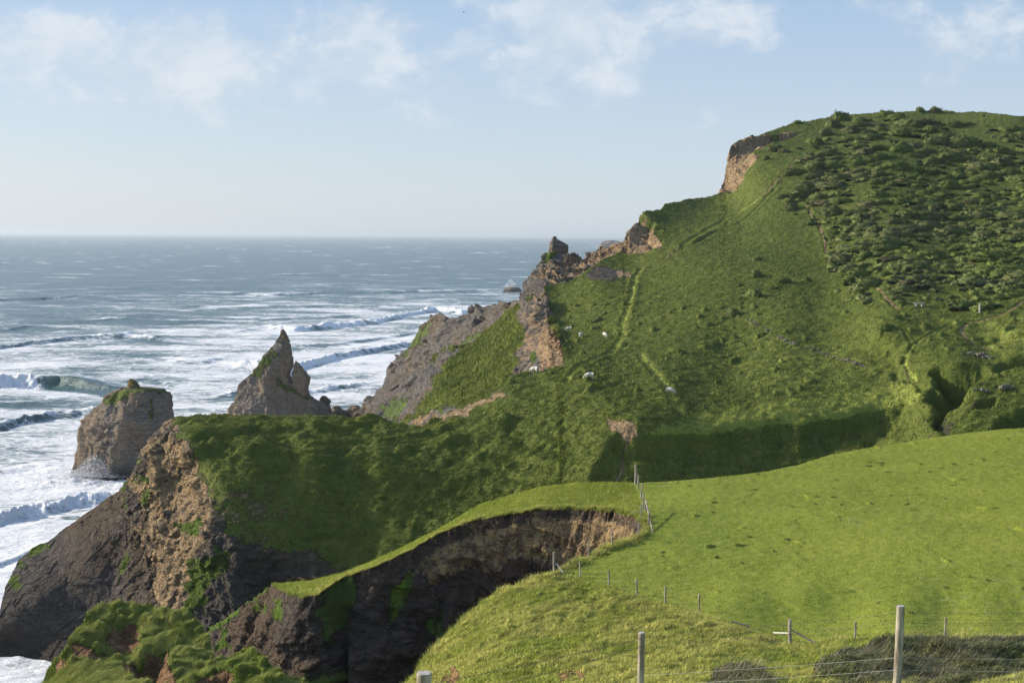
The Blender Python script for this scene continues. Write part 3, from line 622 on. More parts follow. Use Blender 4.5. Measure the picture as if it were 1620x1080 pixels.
C_.paint('rock', [(515,915),(560,905),(565,940),(540,1000),(530,1020),(500,980)], 8, 12, .9, 'cut'); C_.paint('earth', [(515,915),(560,905),(565,940),(540,1000),(530,1020),(500,980)], 8, 12, .9, 'cut')
C_.paint('rock', [(615,935),(650,905),(655,925),(640,960),(615,985)], 5, 8, .9, 'cut')
for p in ([(432,940),(446,938),(450,965),(440,985),(433,970)], [(415,955),(425,950),(425,975)], [(620,930),(650,905),(640,945),(620,980)], [(345,975),(400,940),(430,925),(400,955),(360,985)], [(360,1000),(372,990),(368,1030)]): C_.paint('moss', p, 4, 6, .8)
C_.a['dry'][:] = 0
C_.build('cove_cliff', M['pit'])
# low rocky spur running down from the end of the ridge
f6 = Field([(330,992,140),(370,968,136),(405,945,131),(438,926,126.5),(460,930,125),(330,1060,134),(400,1010,128),(440,980,124.5),(470,1010,122),(470,1100,118),(330,1110,130),(400,1100,124)], 15)
S6 = Sheet([(318,1004,300,1110,1),(335,990,330,1110,1),(352,982,350,1110,1),(370,968,370,1110,1),(388,958,390,1110,1),(405,945,410,1110,1),(420,936,430,1110,1),(436,924,450,1110,1),(452,930,480,1110,1)], f6, 260, 200)
S6.a['rock'][:] = 1; S6.paint('rock', [(325,996),(370,964),(405,942),(436,924),(430,936),(400,955),(370,978),(335,1000)], 2, 3, .9, 'cut'); S6.paint('moss', [(330,996),(372,966),(405,944),(412,942),(380,968),(345,992)], 2, 4, .6)
for p in ([(432,938),(445,935),(450,965),(441,985),(432,968)], [(348,1000),(362,990),(362,1025),(348,1040)], [(412,955),(422,948),(422,975),(414,980)]): S6.paint('moss', p, 4, 6, .9)
N = S6.normals(); u6 = S6.px
S6.P += N * (rockdisp(S6.P, 1.0, .2, 23, (.8, .1, .4), 1.8))[..., None]
S6.P[5:, :, 1] += 2.2 * (np.abs(pn(u6 * .035, S6.py * .006, seed=90)) * 2 - .4)[5:] * sstep(0, 30, (S6.py - S6.py[5][None]))[5:]
S6.build('rock_spur', M['pit'])

# ================================================================== grassy knoll at the bottom left
f7 = Field([(200,955,77),(150,965,76),(110,1010,73),(75,1080,71),(270,965,76),(340,1032,72),(400,1030,69.5),(480,1085,67),(200,1040,72),(130,1045,71),(200,1110,65),(300,1060,69),(90,1110,67.5),(400,1110,64),(320,985,75),(250,1000,74),(150,1000,74)], 12)
S7 = Sheet([(62,1090,60,1120,1),(78,1056,75,1120,1),(88,1040,90,1120,1),(105,1032,105,1120,1),(112,1008,120,1120,1),(128,990,135,1120,1),(148,960,155,1120,1),(165,955,170,1120,.8),(200,957,205,1120,.8),(235,958,235,1120,.8),(270,966,265,1120,.8),(300,972,290,1120,.8),(318,988,310,1120,1),
  (330,1018,330,1120,1),(342,1046,345,1120,1),(356,1044,360,1120,1),(372,1034,375,1120,1),(395,1026,398,1120,1),(412,1034,415,1120,1),(425,1052,435,1120,1),(445,1068,455,1120,1),(478,1078,480,1120,1),(500,1100,500,1120,1)], f7, 760, 300, jit=2.5)
S7.drop([(175,1012),(186,990),(215,985),(222,1000),(216,1022),(195,1030)], .9, 1.0, 1.2)
S7.drop([(192,1050),(225,1040),(262,1028),(272,1052),(280,1085),(250,1090),(215,1075)], 1.4, 1.0, 1.0)
S7.drop([(300,1085),(340,1070),(370,1060),(372,1090),(300,1100)], .8, .8)
for p in ([(170,1014),(180,992),(214,983),(222,1003),(214,1022),(196,1036),(185,1030)], [(188,1052),(225,1042),(264,1026),(270,1052),(282,1090),(250,1096),(215,1076)], [(300,1082),(340,1068),(372,1058),(375,1085),(320,1100)], [(78,1056),(98,1038),(104,1050),(90,1066)], [(110,1024),(135,1020),(170,1032),(150,1040),(110,1036)]): S7.paint('earth', p, 2.5, 7, 1)
S7.paint('moss', [(76,1050),(86,1048),(88,1062),(78,1066)], 2, 3, .7)
S7.paint('dry', [(110,1000),(200,950),(320,975),(340,1040),(500,1100),(200,1100)], 12, 20, .4)
x, y = S7.base[..., 0], S7.base[..., 1]; z = S7.base[..., 2]
soft7 = 1 - .8 * sstep(1040, 1050, S7.py) * sstep(230, 190, S7.px)
N = S7.normals()
S7.P += N * ((.26 * fbm(x * .55, y * .4, z * .5, o=4, seed=95) + .24 * sstep(0, .6, pn(x * 2.0, y * 1.5, z * 1.5, seed=96))) * (1 - .6 * S7.a['earth']) * soft7)[..., None]
S7.build('knoll', M['knoll'])
SHEETS['knoll'] = S7

# ================================================================== sea stacks
def stackrock(name, rows, Y, mat, ratio=.6, amp=1.0, sc=.14, nr=200, na=220, seed=0, parent=None, power=.75, yaw=.0, attrs=None, strata=(.9, .1, .35), th=3.0):
    rr = np.array(rows, float); py = np.linspace(rr[0, 0], rr[-1, 0], nr)
    xl = np.interp(py, rr[:, 0], rr[:, 1]); xr = np.interp(py, rr[:, 0], rr[:, 2])
    c = atY((xl + xr) / 2, py, np.full(nr, Y)); hw = (xr - xl) / 2 * Y / F
    th_ = np.linspace(0, 2 * math.pi, na + 1)[:-1]
    fa = np.radians(np.array([8, 62, 125, 172, 222, 268, 318]) + 14 * np.sin(seed * 1.7 + np.arange(7) * 2.1)); fd = 1 + .12 * np.sin(seed + np.arange(7) * 3.3)
    sp = 1 / np.max(np.cos(th_[None] - fa[:, None]) / fd[:, None], 0); _x = sp * np.cos(th_); _y = sp * np.sin(th_)
    ca = np.where(_x > 0, _x / _x.max(), _x / -_x.min()); sa = _y / np.abs(_y).max()
    if 0: ca = np.sign(np.cos(th_)) * np.abs(np.cos(th_)) ** power; sa = np.sign(np.sin(th_)) * np.abs(np.sin(th_)) ** power
    P = np.zeros((nr, na, 3)); P[..., 0] = c[:, None, 0] + hw[:, None] * ca[None]; P[..., 1] = c[:, None, 1] + np.minimum(hw * ratio, 1e9)[:, None] * sa[None] ; P[..., 2] = c[:, None, 2]
    nrm = np.zeros_like(P); nrm[..., 0] = np.cos(th_)[None]; nrm[..., 1] = np.sin(th_)[None]; nrm[..., 2] = .25
    d = rockdisp(P, 1.0, sc, seed, strata, th) * np.minimum(1, hw[:, None] / (2.2 * amp) + .15)
    P += nrm * (d * amp)[..., None]
    top = P[0].mean(0, keepdims=True) + [[0, 0, .1 * amp]]
    V = np.concatenate([P.reshape(-1, 3), top]); i = np.arange(nr * na).reshape(nr, na); j = np.roll(i, -1, 1)
    f = np.stack([i[:-1], j[:-1], j[1:], i[1:]], -1).reshape(-1, 4)
    f = np.concatenate([f, np.stack([np.full(na, len(V) - 1), j[0], i[0], i[0]], -1)[:, [0, 1, 2, 2]]])[:len(f)]
    cap = [(len(V) - 1, int(j[0, k]), int(i[0, k])) for k in range(na)]
    px, py_ = proj(P); at = {k: np.zeros(nr * na + 1) for k in ('rock', 'earth', 'moss', 'dry')}
    at['rock'][:] = 1
    if attrs:
        for a, poly, s_, val, op in attrs:
            k = sstep(-4, 4, sdpoly(px + 5 * fbm(px * .06, py_ * .06, seed=seed), py_ + 5 * fbm(px * .06, py_ * .06, seed=seed + 5), poly)).ravel() * val
            if op: at[a][:-1] *= 1 - k
            else: at[a][:-1] = np.maximum(at[a][:-1], k)
    me = D.meshes.new(name); me.from_pydata(V.tolist(), [], [tuple(q) for q in f.tolist()] + cap); me.polygons.foreach_set('use_smooth', [True] * len(me.polygons))
    for k, v in at.items():
        a = me.attributes.new(k, 'FLOAT', 'POINT'); a.data.foreach_set('value', v.astype(np.float32))
    me.materials.append(mat); me.update(); o = D.objects.new(name, me); COL.objects.link(o); o.parent = parent
    return o
sb = stackrock('sea_stack', [(521,446,449),(527,443,453),(545,434,459),(560,423,461),(575,411,461),(590,399,457),(600,386,459),(612,378,474),(625,374,490),(633,370,500),(645,362,514),(660,356,521),(680,347,530),(700,340,540)], 430, M['stack'], .45, 1.1, .11, seed=3,
    attrs=[('rock', [(395,590),(430,545),(438,560),(405,600)], 0, .7, 1), ('rock', [(436,590),(445,605),(480,622),(495,632),(478,630),(440,610)], 0, .9, 1), ('dry', [(444,520),(452,520),(452,545),(440,545)], 0, 1, 0), ('rock', [(444,520),(452,520),(452,545),(440,545)], 0, .5, 1)])
tag(sb, 'tall pointed grey rock stack with a split side fin standing in the surf', 'sea stack', 'rock stacks standing in the surf')
stackrock('rock_fin', [(571,467,469),(580,465,477),(597,461,491),(612,463,489),(630,466,488)], 429, M['stack'], .5, .6, .2, 60, 80, 8, parent=sb)
sa_ = stackrock('sea_stack', [(613,196,232),(617,183,256),(624,172,266),(635,164,270),(645,152,271),(655,141,272),(665,132,274),(680,127,273),(700,126,269),(715,124,264),(730,120,259),(745,117,254),(765,114,252),(790,108,250)], 347, M['stack'], .75, 1.0, .14, seed=11, power=.6,
    attrs=[('rock', [(163,636),(190,612),(214,616),(200,630),(180,640)], 0, .95, 1), ('rock', [(210,612),(262,616),(264,621),(212,619)], 0, .9, 1), ('rock', [(235,630),(243,630),(243,665),(236,660)], 0, .6, 1)], strata=(.15, .3, .9), th=3.2)
tag(sa_, 'broad flat-topped brown rock stack with grass on its crown and a small knob on top', 'sea stack', 'rock stacks standing in the surf')
stackrock('rock_knob', [(599,205,211),(603,203,216),(609,202,220),(618,200,224)], 346, M['stack'], .8, .35, .4, 50, 60, 5, parent=sa_, attrs=[('dry', [(195,595),(230,595),(230,615),(195,615)], 0, .8, 0), ('rock', [(195,595),(230,595),(230,612),(195,612)], 0, .5, 1)])
for i, (rows, Y, lb) in enumerate([([(626,510,516),(632,506,523),(640,508,522),(655,500,526),(690,495,530)], 440, 'small dark boulder wedged against the foot of the pointed rock stack'),
    ([(642,528,536),(650,520,548),(662,514,560),(690,505,565)], 455, 'low dark rock between the pointed stack and the grey coast cliff'),
    ([(641,556,564),(646,550,572),(655,544,580),(670,540,590),(690,538,600)], 462, 'low pointed dark rock at the foot of the grey coast cliff'),
    ([(451,806,815),(454,801,821),(458,797,824),(466,795,826)], 1500, 'tiny far black rock in the surf with a burst of white spray'),
    ([(925,-4,3),(940,-12,6),(1000,-20,6)], 250, 'dark wet rock at the left picture edge beside the headland')]):
    tag(stackrock('sea_rock', rows, Y, M['stack'], .6, .8 if Y < 1000 else 1.6, .3 if Y < 1000 else .1, 60, 70, 20 + i), lb, 'sea rock', 'small rocks in the surf')
st = stackrock('rock_pinnacle', [(374,876,880),(378,873,881),(383,870,891),(388,869,899),(396,868,899),(404,868,897),(414,866,902)], 347, M['stack'], .6, .12, .3, 80, 90, 31, power=.35)
tag(st, 'square leaning rock pinnacle on the crest of the far crumbling cliff', 'rock pinnacle')
dh = stackrock('distant_headland', [(380,960,972),(382,954,980),(385,951,992),(392,948,1010),(400,945,1030),(406,942,1040)], 4200, M['stack'], .4, 4, .02, 60, 100, 41, th=30); dh['kind'] = 'structure'

# ================================================================== sea
nu, nv = 1050, 960
pxs = np.concatenate([np.linspace(-460, -62, 110), np.linspace(-60, 1015, nu - 110)])
dens = np.array([(377.5, 1.2), (430, 1.4), (450, 2.3), (600, 2.2), (660, 1.4), (780, 1.0), (900, .7), (1100, .5)]); pf = np.linspace(377.5, 1100, 3000); cd_ = np.cumsum(np.interp(pf, dens[:, 0], dens[:, 1])); cd_ = (cd_ - cd_[0]) / (cd_[-1] - cd_[0])
pys = np.concatenate([372.4 + np.linspace(.25, 1, 20)[:-1] ** 2 * 5, np.interp(np.linspace(0, 1, nv - 19), cd_, pf)])
PX, PY = np.meshgrid(pxs, pys)
PYr = PY + (PX - 810) * math.tan(roll)
SP = atZ(PX, PYr, np.zeros_like(PX)); X, Y = SP[..., 0], SP[..., 1]
cell = np.gradient(Y, axis=0) * -1
H = np.zeros_like(X)
for wl, a, sd in ((90, .9, 1), (38, .6, 2), (17, .38, 3), (8, .2, 4), (3.6, .10, 5), (1.7, .05, 6)):
    vis = sstep(1.2, .35, cell / wl)
    H += a * vis * (ridg(X / wl * .55, Y / wl, o=1, seed=sd * 5) * .7 - .35 + .3 * pn(X / wl * .8, Y / wl * 1.1, seed=sd * 7))
foam = np.interp(PY, [370, 430, 455, 480, 500, 530, 560, 620, 690, 760, 900, 1100], [.10, .13, .20, .30, .36, .44, .58, .60, .60, .70, .80, .85])
foam += .10 * sstep(250, 500, PX) * sstep(440, 480, PY) * sstep(620, 560, PY)
foam -= .30 * sstep(16, 0, np.abs(PY - (640 + .0 * PX))) * sstep(330, 150, PX) - 0
foam -= .22 * sstep(20, 0, np.abs(PY - 512)) * sstep(330, 200, PX)
foam += .12 * fbm(X * .006, Y * .012, o=3, seed=101) + .0
BR = [ # crest (px,py) ..., height m, width seaward, width landward, foam strength, foam length
 ([(-60,476),(60,473),(130,467),(190,474),(250,478)], 3.2, 18, 9, .55, 14),
 ([(180,456),(230,454),(300,462)], 2.4, 20, 10, .4, 10), ([(300,462),(420,466),(500,461),(620,463),(760,458),(830,462)], 3.0, 22, 10, .5, 30),
 ([(230,484),(330,486),(470,483),(560,484),(700,490)], 2.0, 22, 12, .4, 24),
 ([(380,437),(480,434),(560,436),(640,434)], 2.4, 25, 14, .38, 8),
 ([(120,494),(200,498),(300,500)], 2.0, 16, 10, -.1, 8),
 ([(60,508),(180,504),(300,508),(420,506)], 1.8, 14, 9, .35, 10), ([(420,548),(520,545),(600,534),(690,520)], 1.8, 9, 6, .4, 8), ([(180,572),(260,566),(330,568),(400,560)], 1.8, 8, 5, .4, 7), ([(300,630),(380,620),(460,622),(540,610),(620,596)], 1.8, 6, 4, .35, 6), ([(-60,640),(20,634),(110,640)], 1.3, 6, 4, .25, 5), ([(-60,520),(60,514),(160,520)], 1.6, 12, 8, .3, 8),
 ([(340,526),(400,519),(460,520),(540,514),(600,508),(690,488),(730,494),(800,482)], 4.2, 14, 6, .7, 14),
 ([(-60,556),(0,549),(60,540),(130,533),(200,530),(280,541),(330,548)], 3.2, 11, 5, .6, 10),
 ([(300,586),(350,574),(400,577),(460,583),(520,566),(580,556),(640,545),(700,535)], 3.8, 9, 4, .7, 10),
 ([(330,500),(430,503),(520,500),(600,500)], 1.6, 14, 8, .3, 12),
 ([(-60,610),(0,606),(50,604),(90,605),(130,606),(180,612),(250,620)], 4.3, 10, 3.2, 0, 4),
 ([(190,600),(230,598),(300,606)], 1.6, 8, 4, .1, 5),
 ([(-60,684),(0,675),(50,664),(90,656),(135,653),(180,664)], 3.4, 7, 3.0, .5, 6),
 ([(-60,830),(0,822),(50,804),(90,800),(130,790),(180,786),(230,780)], 2.6, 4.5, 2.0, .75, 5),
 ([(-60,740),(0,742),(60,735),(120,742)], 1.0, 5, 3, .3, 5), ([(-60,900),(0,885),(40,872),(100,850)], .9, 4, 2, .3, 4), ([(-60,1035),(20,1038),(60,1050)], .9, 3, 2, .5, 4)]
for k, (cr, h, ws, wl_, fs, fl) in enumerate(BR):
    cr = np.array(cr, float); q = np.arange(cr[0, 0], cr[-1, 0], 4.0); qy = np.interp(q, cr[:, 0], cr[:, 1]); qy = qy + 2.2 * pn(q * .02, q * 0, seed=200 + k)
    cw = atZ(q, qy, np.zeros_like(q))[:, :2]; o_ = np.argsort(cw[:, 0]); cw = cw[o_]
    yc = np.interp(X, cw[:, 0], cw[:, 1]); s = Y - yc
    s = s + ws * (.45 * pn(X / ws * .25, Y / ws * .3, seed=210 + k) + .28 * pn(X / ws * .9, Y / ws * .7, seed=211 + k) + .14 * pn(X / ws * 2.5, Y / ws * 2, seed=212 + k) * sstep(1, .3, cell / ws * 2.5))
    L_ = cw[-1, 0] - cw[0, 0]; tap = sstep(0, .22 * L_, X - cw[0, 0]) * sstep(0, .22 * L_, cw[-1, 0] - X)
    if cr[0, 0] < -50: tap = sstep(0, (.3 if k != 16 else .62) * L_, cw[-1, 0] - X)
    sh = s + .0
    wl_ = wl_ * (1.9 if k != 16 else 1.6)
    prof = np.where(sh > 0, np.exp(-(sh / ws) ** 2), np.exp(-(sh / wl_) ** 2))
    hv = .82 + .45 * pn(X / ws * .22, Y * 0, seed=220 + k) + .25 * pn(X / ws * .8, Y / ws * .5, seed=221 + k); hv = 1 + (hv - 1) * (k != 16)
    H += (.55 if k != 16 else .8) * h * tap * prof * hv
    H -= .25 * h * tap * np.exp(-((s + 2.2 * wl_) / (1.5 * wl_)) ** 2)
    lum = fbm(X / wl_ * .8, Y / wl_ * .8, o=4, seed=230 + k)
    if fs > 0:
        bm = sstep(-.25, .25, pn(X / ws * .16, Y / ws * .1, seed=240 + k) + .5 * pn(X / ws * .6, Y / ws * .4, seed=241 + k)) if k != 19 else 1; bm = .4 + .6 * bm
        foam -= .22 * (1 - bm) * sstep(1.0 * wl_, 0, s) * sstep(-2.2 * wl_, -.8 * wl_, s) * tap
        zone = bm * sstep(1.6 * wl_, .2 * wl_, s) * sstep(-fl * 1.6, -.2 * fl, s) * tap
        foam += fs * .75 * zone; foam -= .30 * sstep(.8 * wl_, 2.5 * wl_, s) * sstep(3.0 * ws, 1.2 * ws, s) * tap
        H += .55 * h * zone * (np.abs(lum) - .1) * sstep(2.0, .5, cell / wl_)
        foam += .45 * zone * lum - .22 * tap * sstep(0, -.6 * wl_, s) * sstep(-2.0 * wl_, -1.0 * wl_, s)
# the one big curling wave: breaking at its left half, green glassy face to the right
cur = BR[16][0]; cr = np.array(cur, float); cw = atZ(cr[:, 0], cr[:, 1], np.zeros(len(cr)))
s = Y - np.interp(X, cw[:, 0], cw[:, 1])
brk = sstep(62, 46, PX) * sstep(14, 3, s) * sstep(-24, -10, s)
face = sstep(50, 80, PX + 6 * pn(X * .3, Y * .3, seed=290)) * sstep(240, 185, PX) * sstep(2, -1, s) * sstep(-30, -16, s)
foam = foam * (1 - .6 * face) - .18 * face * (1 + fbm(X * .15, Y * .3, o=3, seed=291)) + .9 * brk; foam -= .4 * face * sstep(85, 110, PX); H += brk * 1.4 * fbm(X * .4, Y * .4, o=4, seed=250)
# surf round the first stack and the headland
st = atZ(np.array([190., 60., 150.]), np.array([755., 1055., 760.]), 0)
dS = np.hypot((X - st[0, 0]) / 1.3, Y - st[0, 1] - 3); foam += .55 * sstep(30, 12, dS); H += .7 * sstep(24, 12, dS) * np.abs(fbm(X * .25, Y * .25, o=4, seed=260))
nm = fbm(X * .02, Y * .035, o=5, seed=270); foam += .26 * nm
foam += .5 * sstep(.38, .6, pn(X / 55, Y / 45, seed=280)) * sstep(470, 430, PY) * sstep(380, 392, PY)
H -= .4
edge_ = np.minimum(sstep(-58, -40, PX), 1)
foam += .07 * sstep(450, 540, PY) + .08 * sstep(420, 480, PY) * sstep(150, 450, PX) + .1 * sstep(640, 720, PY)
foam = np.clip(foam, -.3, 1.4)
SV = np.stack([X, Y, H], -1)
def sea_mat():
    t = NT('sea_water'); b = t.b
    v1 = t.map((.55, 1, 1)); 
    warp = t.noise(.05, 3, .5, v1, out='Color')
    vv = t.n.new('ShaderNodeVectorMath'); vv.operation = 'MULTIPLY_ADD'; t.lk(warp, vv.inputs[0]); vv.inputs[1].default_value = (14, 9, 0); t.lk(v1, vv.inputs[2]); v = vv.outputs[0]
    big = t.noise(.035, 5, .62, v); mid = t.noise(.16, 6, .68, v, .4); fine = t.noise(.9, 5, .7, v)
    lace = t.vor(.22, 'DISTANCE_TO_EDGE', v); lace2 = t.vor(.7, 'DISTANCE_TO_EDGE', v)
    pat = t.math('ADD', t.math('MULTIPLY', big, .36), t.math('MULTIPLY', mid, .42)); pat = t.math('ADD', pat, t.math('MULTIPLY', fine, .24))
    pat = t.math('SUBTRACT', pat, t.rng(lace, 0, .14, -.05, .03)); pat = t.math('SUBTRACT', pat, t.rng(lace2, 0, .2, -.03, .02))
    thr = t.math('ADD', t.math('MULTIPLY', t.attr('foam'), .62), t.math('MULTIPLY_ADD', pat, 1.75, -1.19))
    foam_ = t.rng(thr, -.10, .20); soft = t.rng(thr, -.22, .1, 0, .35)
    deep = t.mix(t.noise(.01, 4), (.03, .075, .075), (.045, .10, .098))
    deep = t.mix(t.math('MULTIPLY', t.attr('green'), .6), deep, (.03, .11, .08))
    turb = t.mix(soft, deep, (.16, .26, .26))
    col = t.mix(foam_, turb, t.mix(fine, (.62, .64, .65), (.86, .87, .87)))
    t.lk(col, b.inputs['Base Color']); t.lk(t.math('MULTIPLY_ADD', foam_, .55, .30), b.inputs['Roughness']); b.inputs['IOR'].default_value = 1.33; b.inputs['Specular IOR Level'].default_value = .5
    h = t.math('ADD', t.math('MULTIPLY', t.noise(.5, 6, .7, t.map((.6, 1, 1))), 1.0), t.math('MULTIPLY', foam_, .25)); h = t.math('ADD', h, t.math('MULTIPLY', t.noise(.12, 4, .6, t.map((.5, 1, 1))), 2.2))
    t.lk(t.bump(h, 1.0, .9), b.inputs['Normal']); return t.m
M['sea'] = sea_mat()
face2 = sstep(60, 74, PX) * sstep(150, 90, PX) * sstep(3, -1, s) * sstep(-16, -4, s)
sea = mesh_np('sea', SV, grid_faces(nv, nu)[:, ::-1], M['sea'], {'foam': foam, 'green': face2}); sea['kind'] = 'structure'
r_ = 120000.0; g = np.linspace(-1, 1, 41); gx, gy = np.meshgrid(g, g); gx = np.sign(gx) * np.abs(gx) ** 3 * r_; gy = np.sign(gy) * np.abs(gy) ** 3 * r_
o = mesh_np('open_sea', np.stack([gx, gy, np.full_like(gx, -2.6)], -1), grid_faces(41, 41), M['sea'], {'foam': np.full(gx.shape, .2), 'green': np.zeros(gx.shape)}); o['kind'] = 'structure'

# ================================================================== sky, sun, air
SUN_EL, SUN_AZ = R(20), R(-72)
w = D.worlds.new('World'); SC.world = w; w.use_nodes = True; nt = w.node_tree; N_ = nt.nodes
class WT(NT):
    def __init__(s): s.t = nt; s.n = nt.nodes; s.pos = None
wt = WT()
sky = N_.new('ShaderNodeTexSky'); sky.sky_type = 'NISHITA'; sky.sun_disc = False; sky.sun_elevation = SUN_EL; sky.sun_rotation = SUN_AZ; sky.altitude = 60; sky.air_density = 1.0; sky.dust_density = 1.2; sky.ozone_density = 2.0
tc = N_.new('ShaderNodeTexCoord'); sep = N_.new('ShaderNodeSeparateXYZ'); nt.links.new(tc.outputs['Generated'], sep.inputs[0])
gx_, gy_, gz_ = sep.outputs
yy = wt.math('MAXIMUM', gy_, .05); u = wt.math('DIVIDE', gx_, yy); v = wt.math('DIVIDE', gz_, yy)
cb = N_.new('ShaderNodeCombineXYZ'); nt.links.new(u, cb.inputs[0]); nt.links.new(wt.math('MULTIPLY', v, 1.5), cb.inputs[1])
cn = wt.noise(20, 9, .62, cb.outputs[0], .25); cn2 = wt.noise(5, 5, .55, cb.outputs[0], .2)
tot = None
for (cx, cy, rx, ry, am) in [(10,78,95,62,1.0),(118,64,52,28,.8),(260,108,150,80,1.15),(330,90,50,40,.5),(545,88,165,75,.9),(590,45,70,35,.6),(905,72,120,85,1.25),(900,15,100,50,.6),(1130,38,110,58,.95),(1360,10,75,35,.8),(1480,82,80,55,.95),(1575,40,80,60,.8),(1100,192,50,34,.45),(640,200,90,35,.3),(860,205,120,25,.22),(760,15,50,30,.4),(420,150,500,70,.14),(80,140,200,60,.2)]:
    du = wt.math('MULTIPLY', wt.math('SUBTRACT', u, (cx - 810) / F), F / rx); dv = wt.math('MULTIPLY', wt.math('SUBTRACT', v, (372 - cy) / F), F / ry)
    d2 = wt.math('ADD', wt.math('MULTIPLY', du, du), wt.math('MULTIPLY', dv, dv)); e = wt.math('MULTIPLY', wt.math('POWER', 2.718, wt.math('MULTIPLY', d2, -1.0)), am)
    tot = e if tot is None else wt.math('ADD', tot, e)
cl = wt.math('ADD', wt.math('MULTIPLY', tot, .62), wt.math('MULTIPLY', wt.math('SUBTRACT', cn, .5), 2.3)); cl = wt.math('ADD', cl, wt.math('MULTIPLY', wt.math('SUBTRACT', cn2, .5), .7))
cl = wt.math('MULTIPLY', cl, wt.rng(tot, .05, .45)); cover = wt.rng(cl, .10, .85, 0, .68)
cover = wt.math('MULTIPLY', cover, wt.rng(gy_, .1, .3))
grad = wt.mix(wt.rng(gz_, 0.0, .20, smooth=False), (2.9, 3.35, 3.75), (1.5, 2.22, 3.3))
base = wt.mix(wt.rng(gz_, .16, .45, .88, .0), wt.mix(1.0, sky.outputs[0], (1.55, 1.42, 1.34), 'MULTIPLY'), grad)
colr = wt.mix(cover, base, wt.mix(wt.rng(cn, .42, .66), (3.15, 3.5, 3.9), (4.0, 4.15, 4.35)))
bg = N_['Background']; nt.links.new(colr, bg.inputs[0]); bg.inputs[1].default_value = .15
ld = D.lights.new('sun', 'SUN'); ld.energy = 5.0; ld.angle = R(.6); ld.color = (1, .90, .74); so = D.objects.new('sun', ld); COL.objects.link(so)
sd = Vector((math.sin(SUN_AZ) * math.cos(SUN_EL), math.cos(SUN_AZ) * math.cos(SUN_EL), math.sin(SUN_EL)))
so.rotation_euler = sd.to_track_quat('Z', 'Y').to_euler(); so.location = (-100, 0, 150)
SC.view_settings.view_transform = 'Standard'; SC.view_settings.look = 'None'; SC.view_settings.gamma = 1; SC.view_settings.exposure = 0.50
SC.render.engine = 'CYCLES'
try:
    SC.cycles.max_bounces = 4; SC.cycles.diffuse_bounces = 2; SC.cycles.glossy_bounces = 2; SC.cycles.use_denoising = True
except Exception: pass

# ================================================================== vegetation
def gmat(name, c1, c2, c3, rough=.8, tr=.25):
    t = NT(name); r = t.attr('rnd'); n = t.noise(.12, 3, .6)
    c = t.mix(r, c1, c2); c = t.mix(t.rng(n, .42, .62, 0, .7), c, c3)
    t.lk(c, t.b.inputs['Base Color']); t.b.inputs['Roughness'].default_value = rough; t.b.inputs['Specular IOR Level'].default_value = .15
    an = t.n.new('ShaderNodeAttribute'); an.attribute_name = 'gn'; vm = t.n.new('ShaderNodeMix'); vm.data_type = 'VECTOR'; vm.inputs[0].default_value = .68
    t.lk(t.pos.outputs['Normal'], vm.inputs[4]); t.lk(an.outputs['Vector'], vm.inputs[5]); nz = t.n.new('ShaderNodeVectorMath'); nz.operation = 'NORMALIZE'; t.lk(vm.outputs[1], nz.inputs[0]); t.lk(nz.outputs[0], t.b.inputs['Normal'])
    tl = t.n.new('ShaderNodeBsdfTranslucent'); t.lk(c, tl.inputs[0]); mx = t.n.new('ShaderNodeMixShader'); mx.inputs[0].default_value = tr
    t.lk(t.b.outputs[0], mx.inputs[1]); t.lk(tl.outputs[0], mx.inputs[2]); t.lk(mx.outputs[0], t.out.inputs[0]); return t.m
M['grass_f'] = gmat('field_grass', (.25, .31, .03), (.42, .43, .08), (.225, .29, .028))
M['grass_s'] = gmat('slope_grass', (.30, .35, .04), (.72, .65, .22), (.24, .32, .035))
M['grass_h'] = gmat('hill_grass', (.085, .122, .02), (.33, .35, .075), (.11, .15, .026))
M['grass_k'] = gmat('knoll_grass', (.20, .28, .035), (.58, .56, .20), (.17, .25, .03))
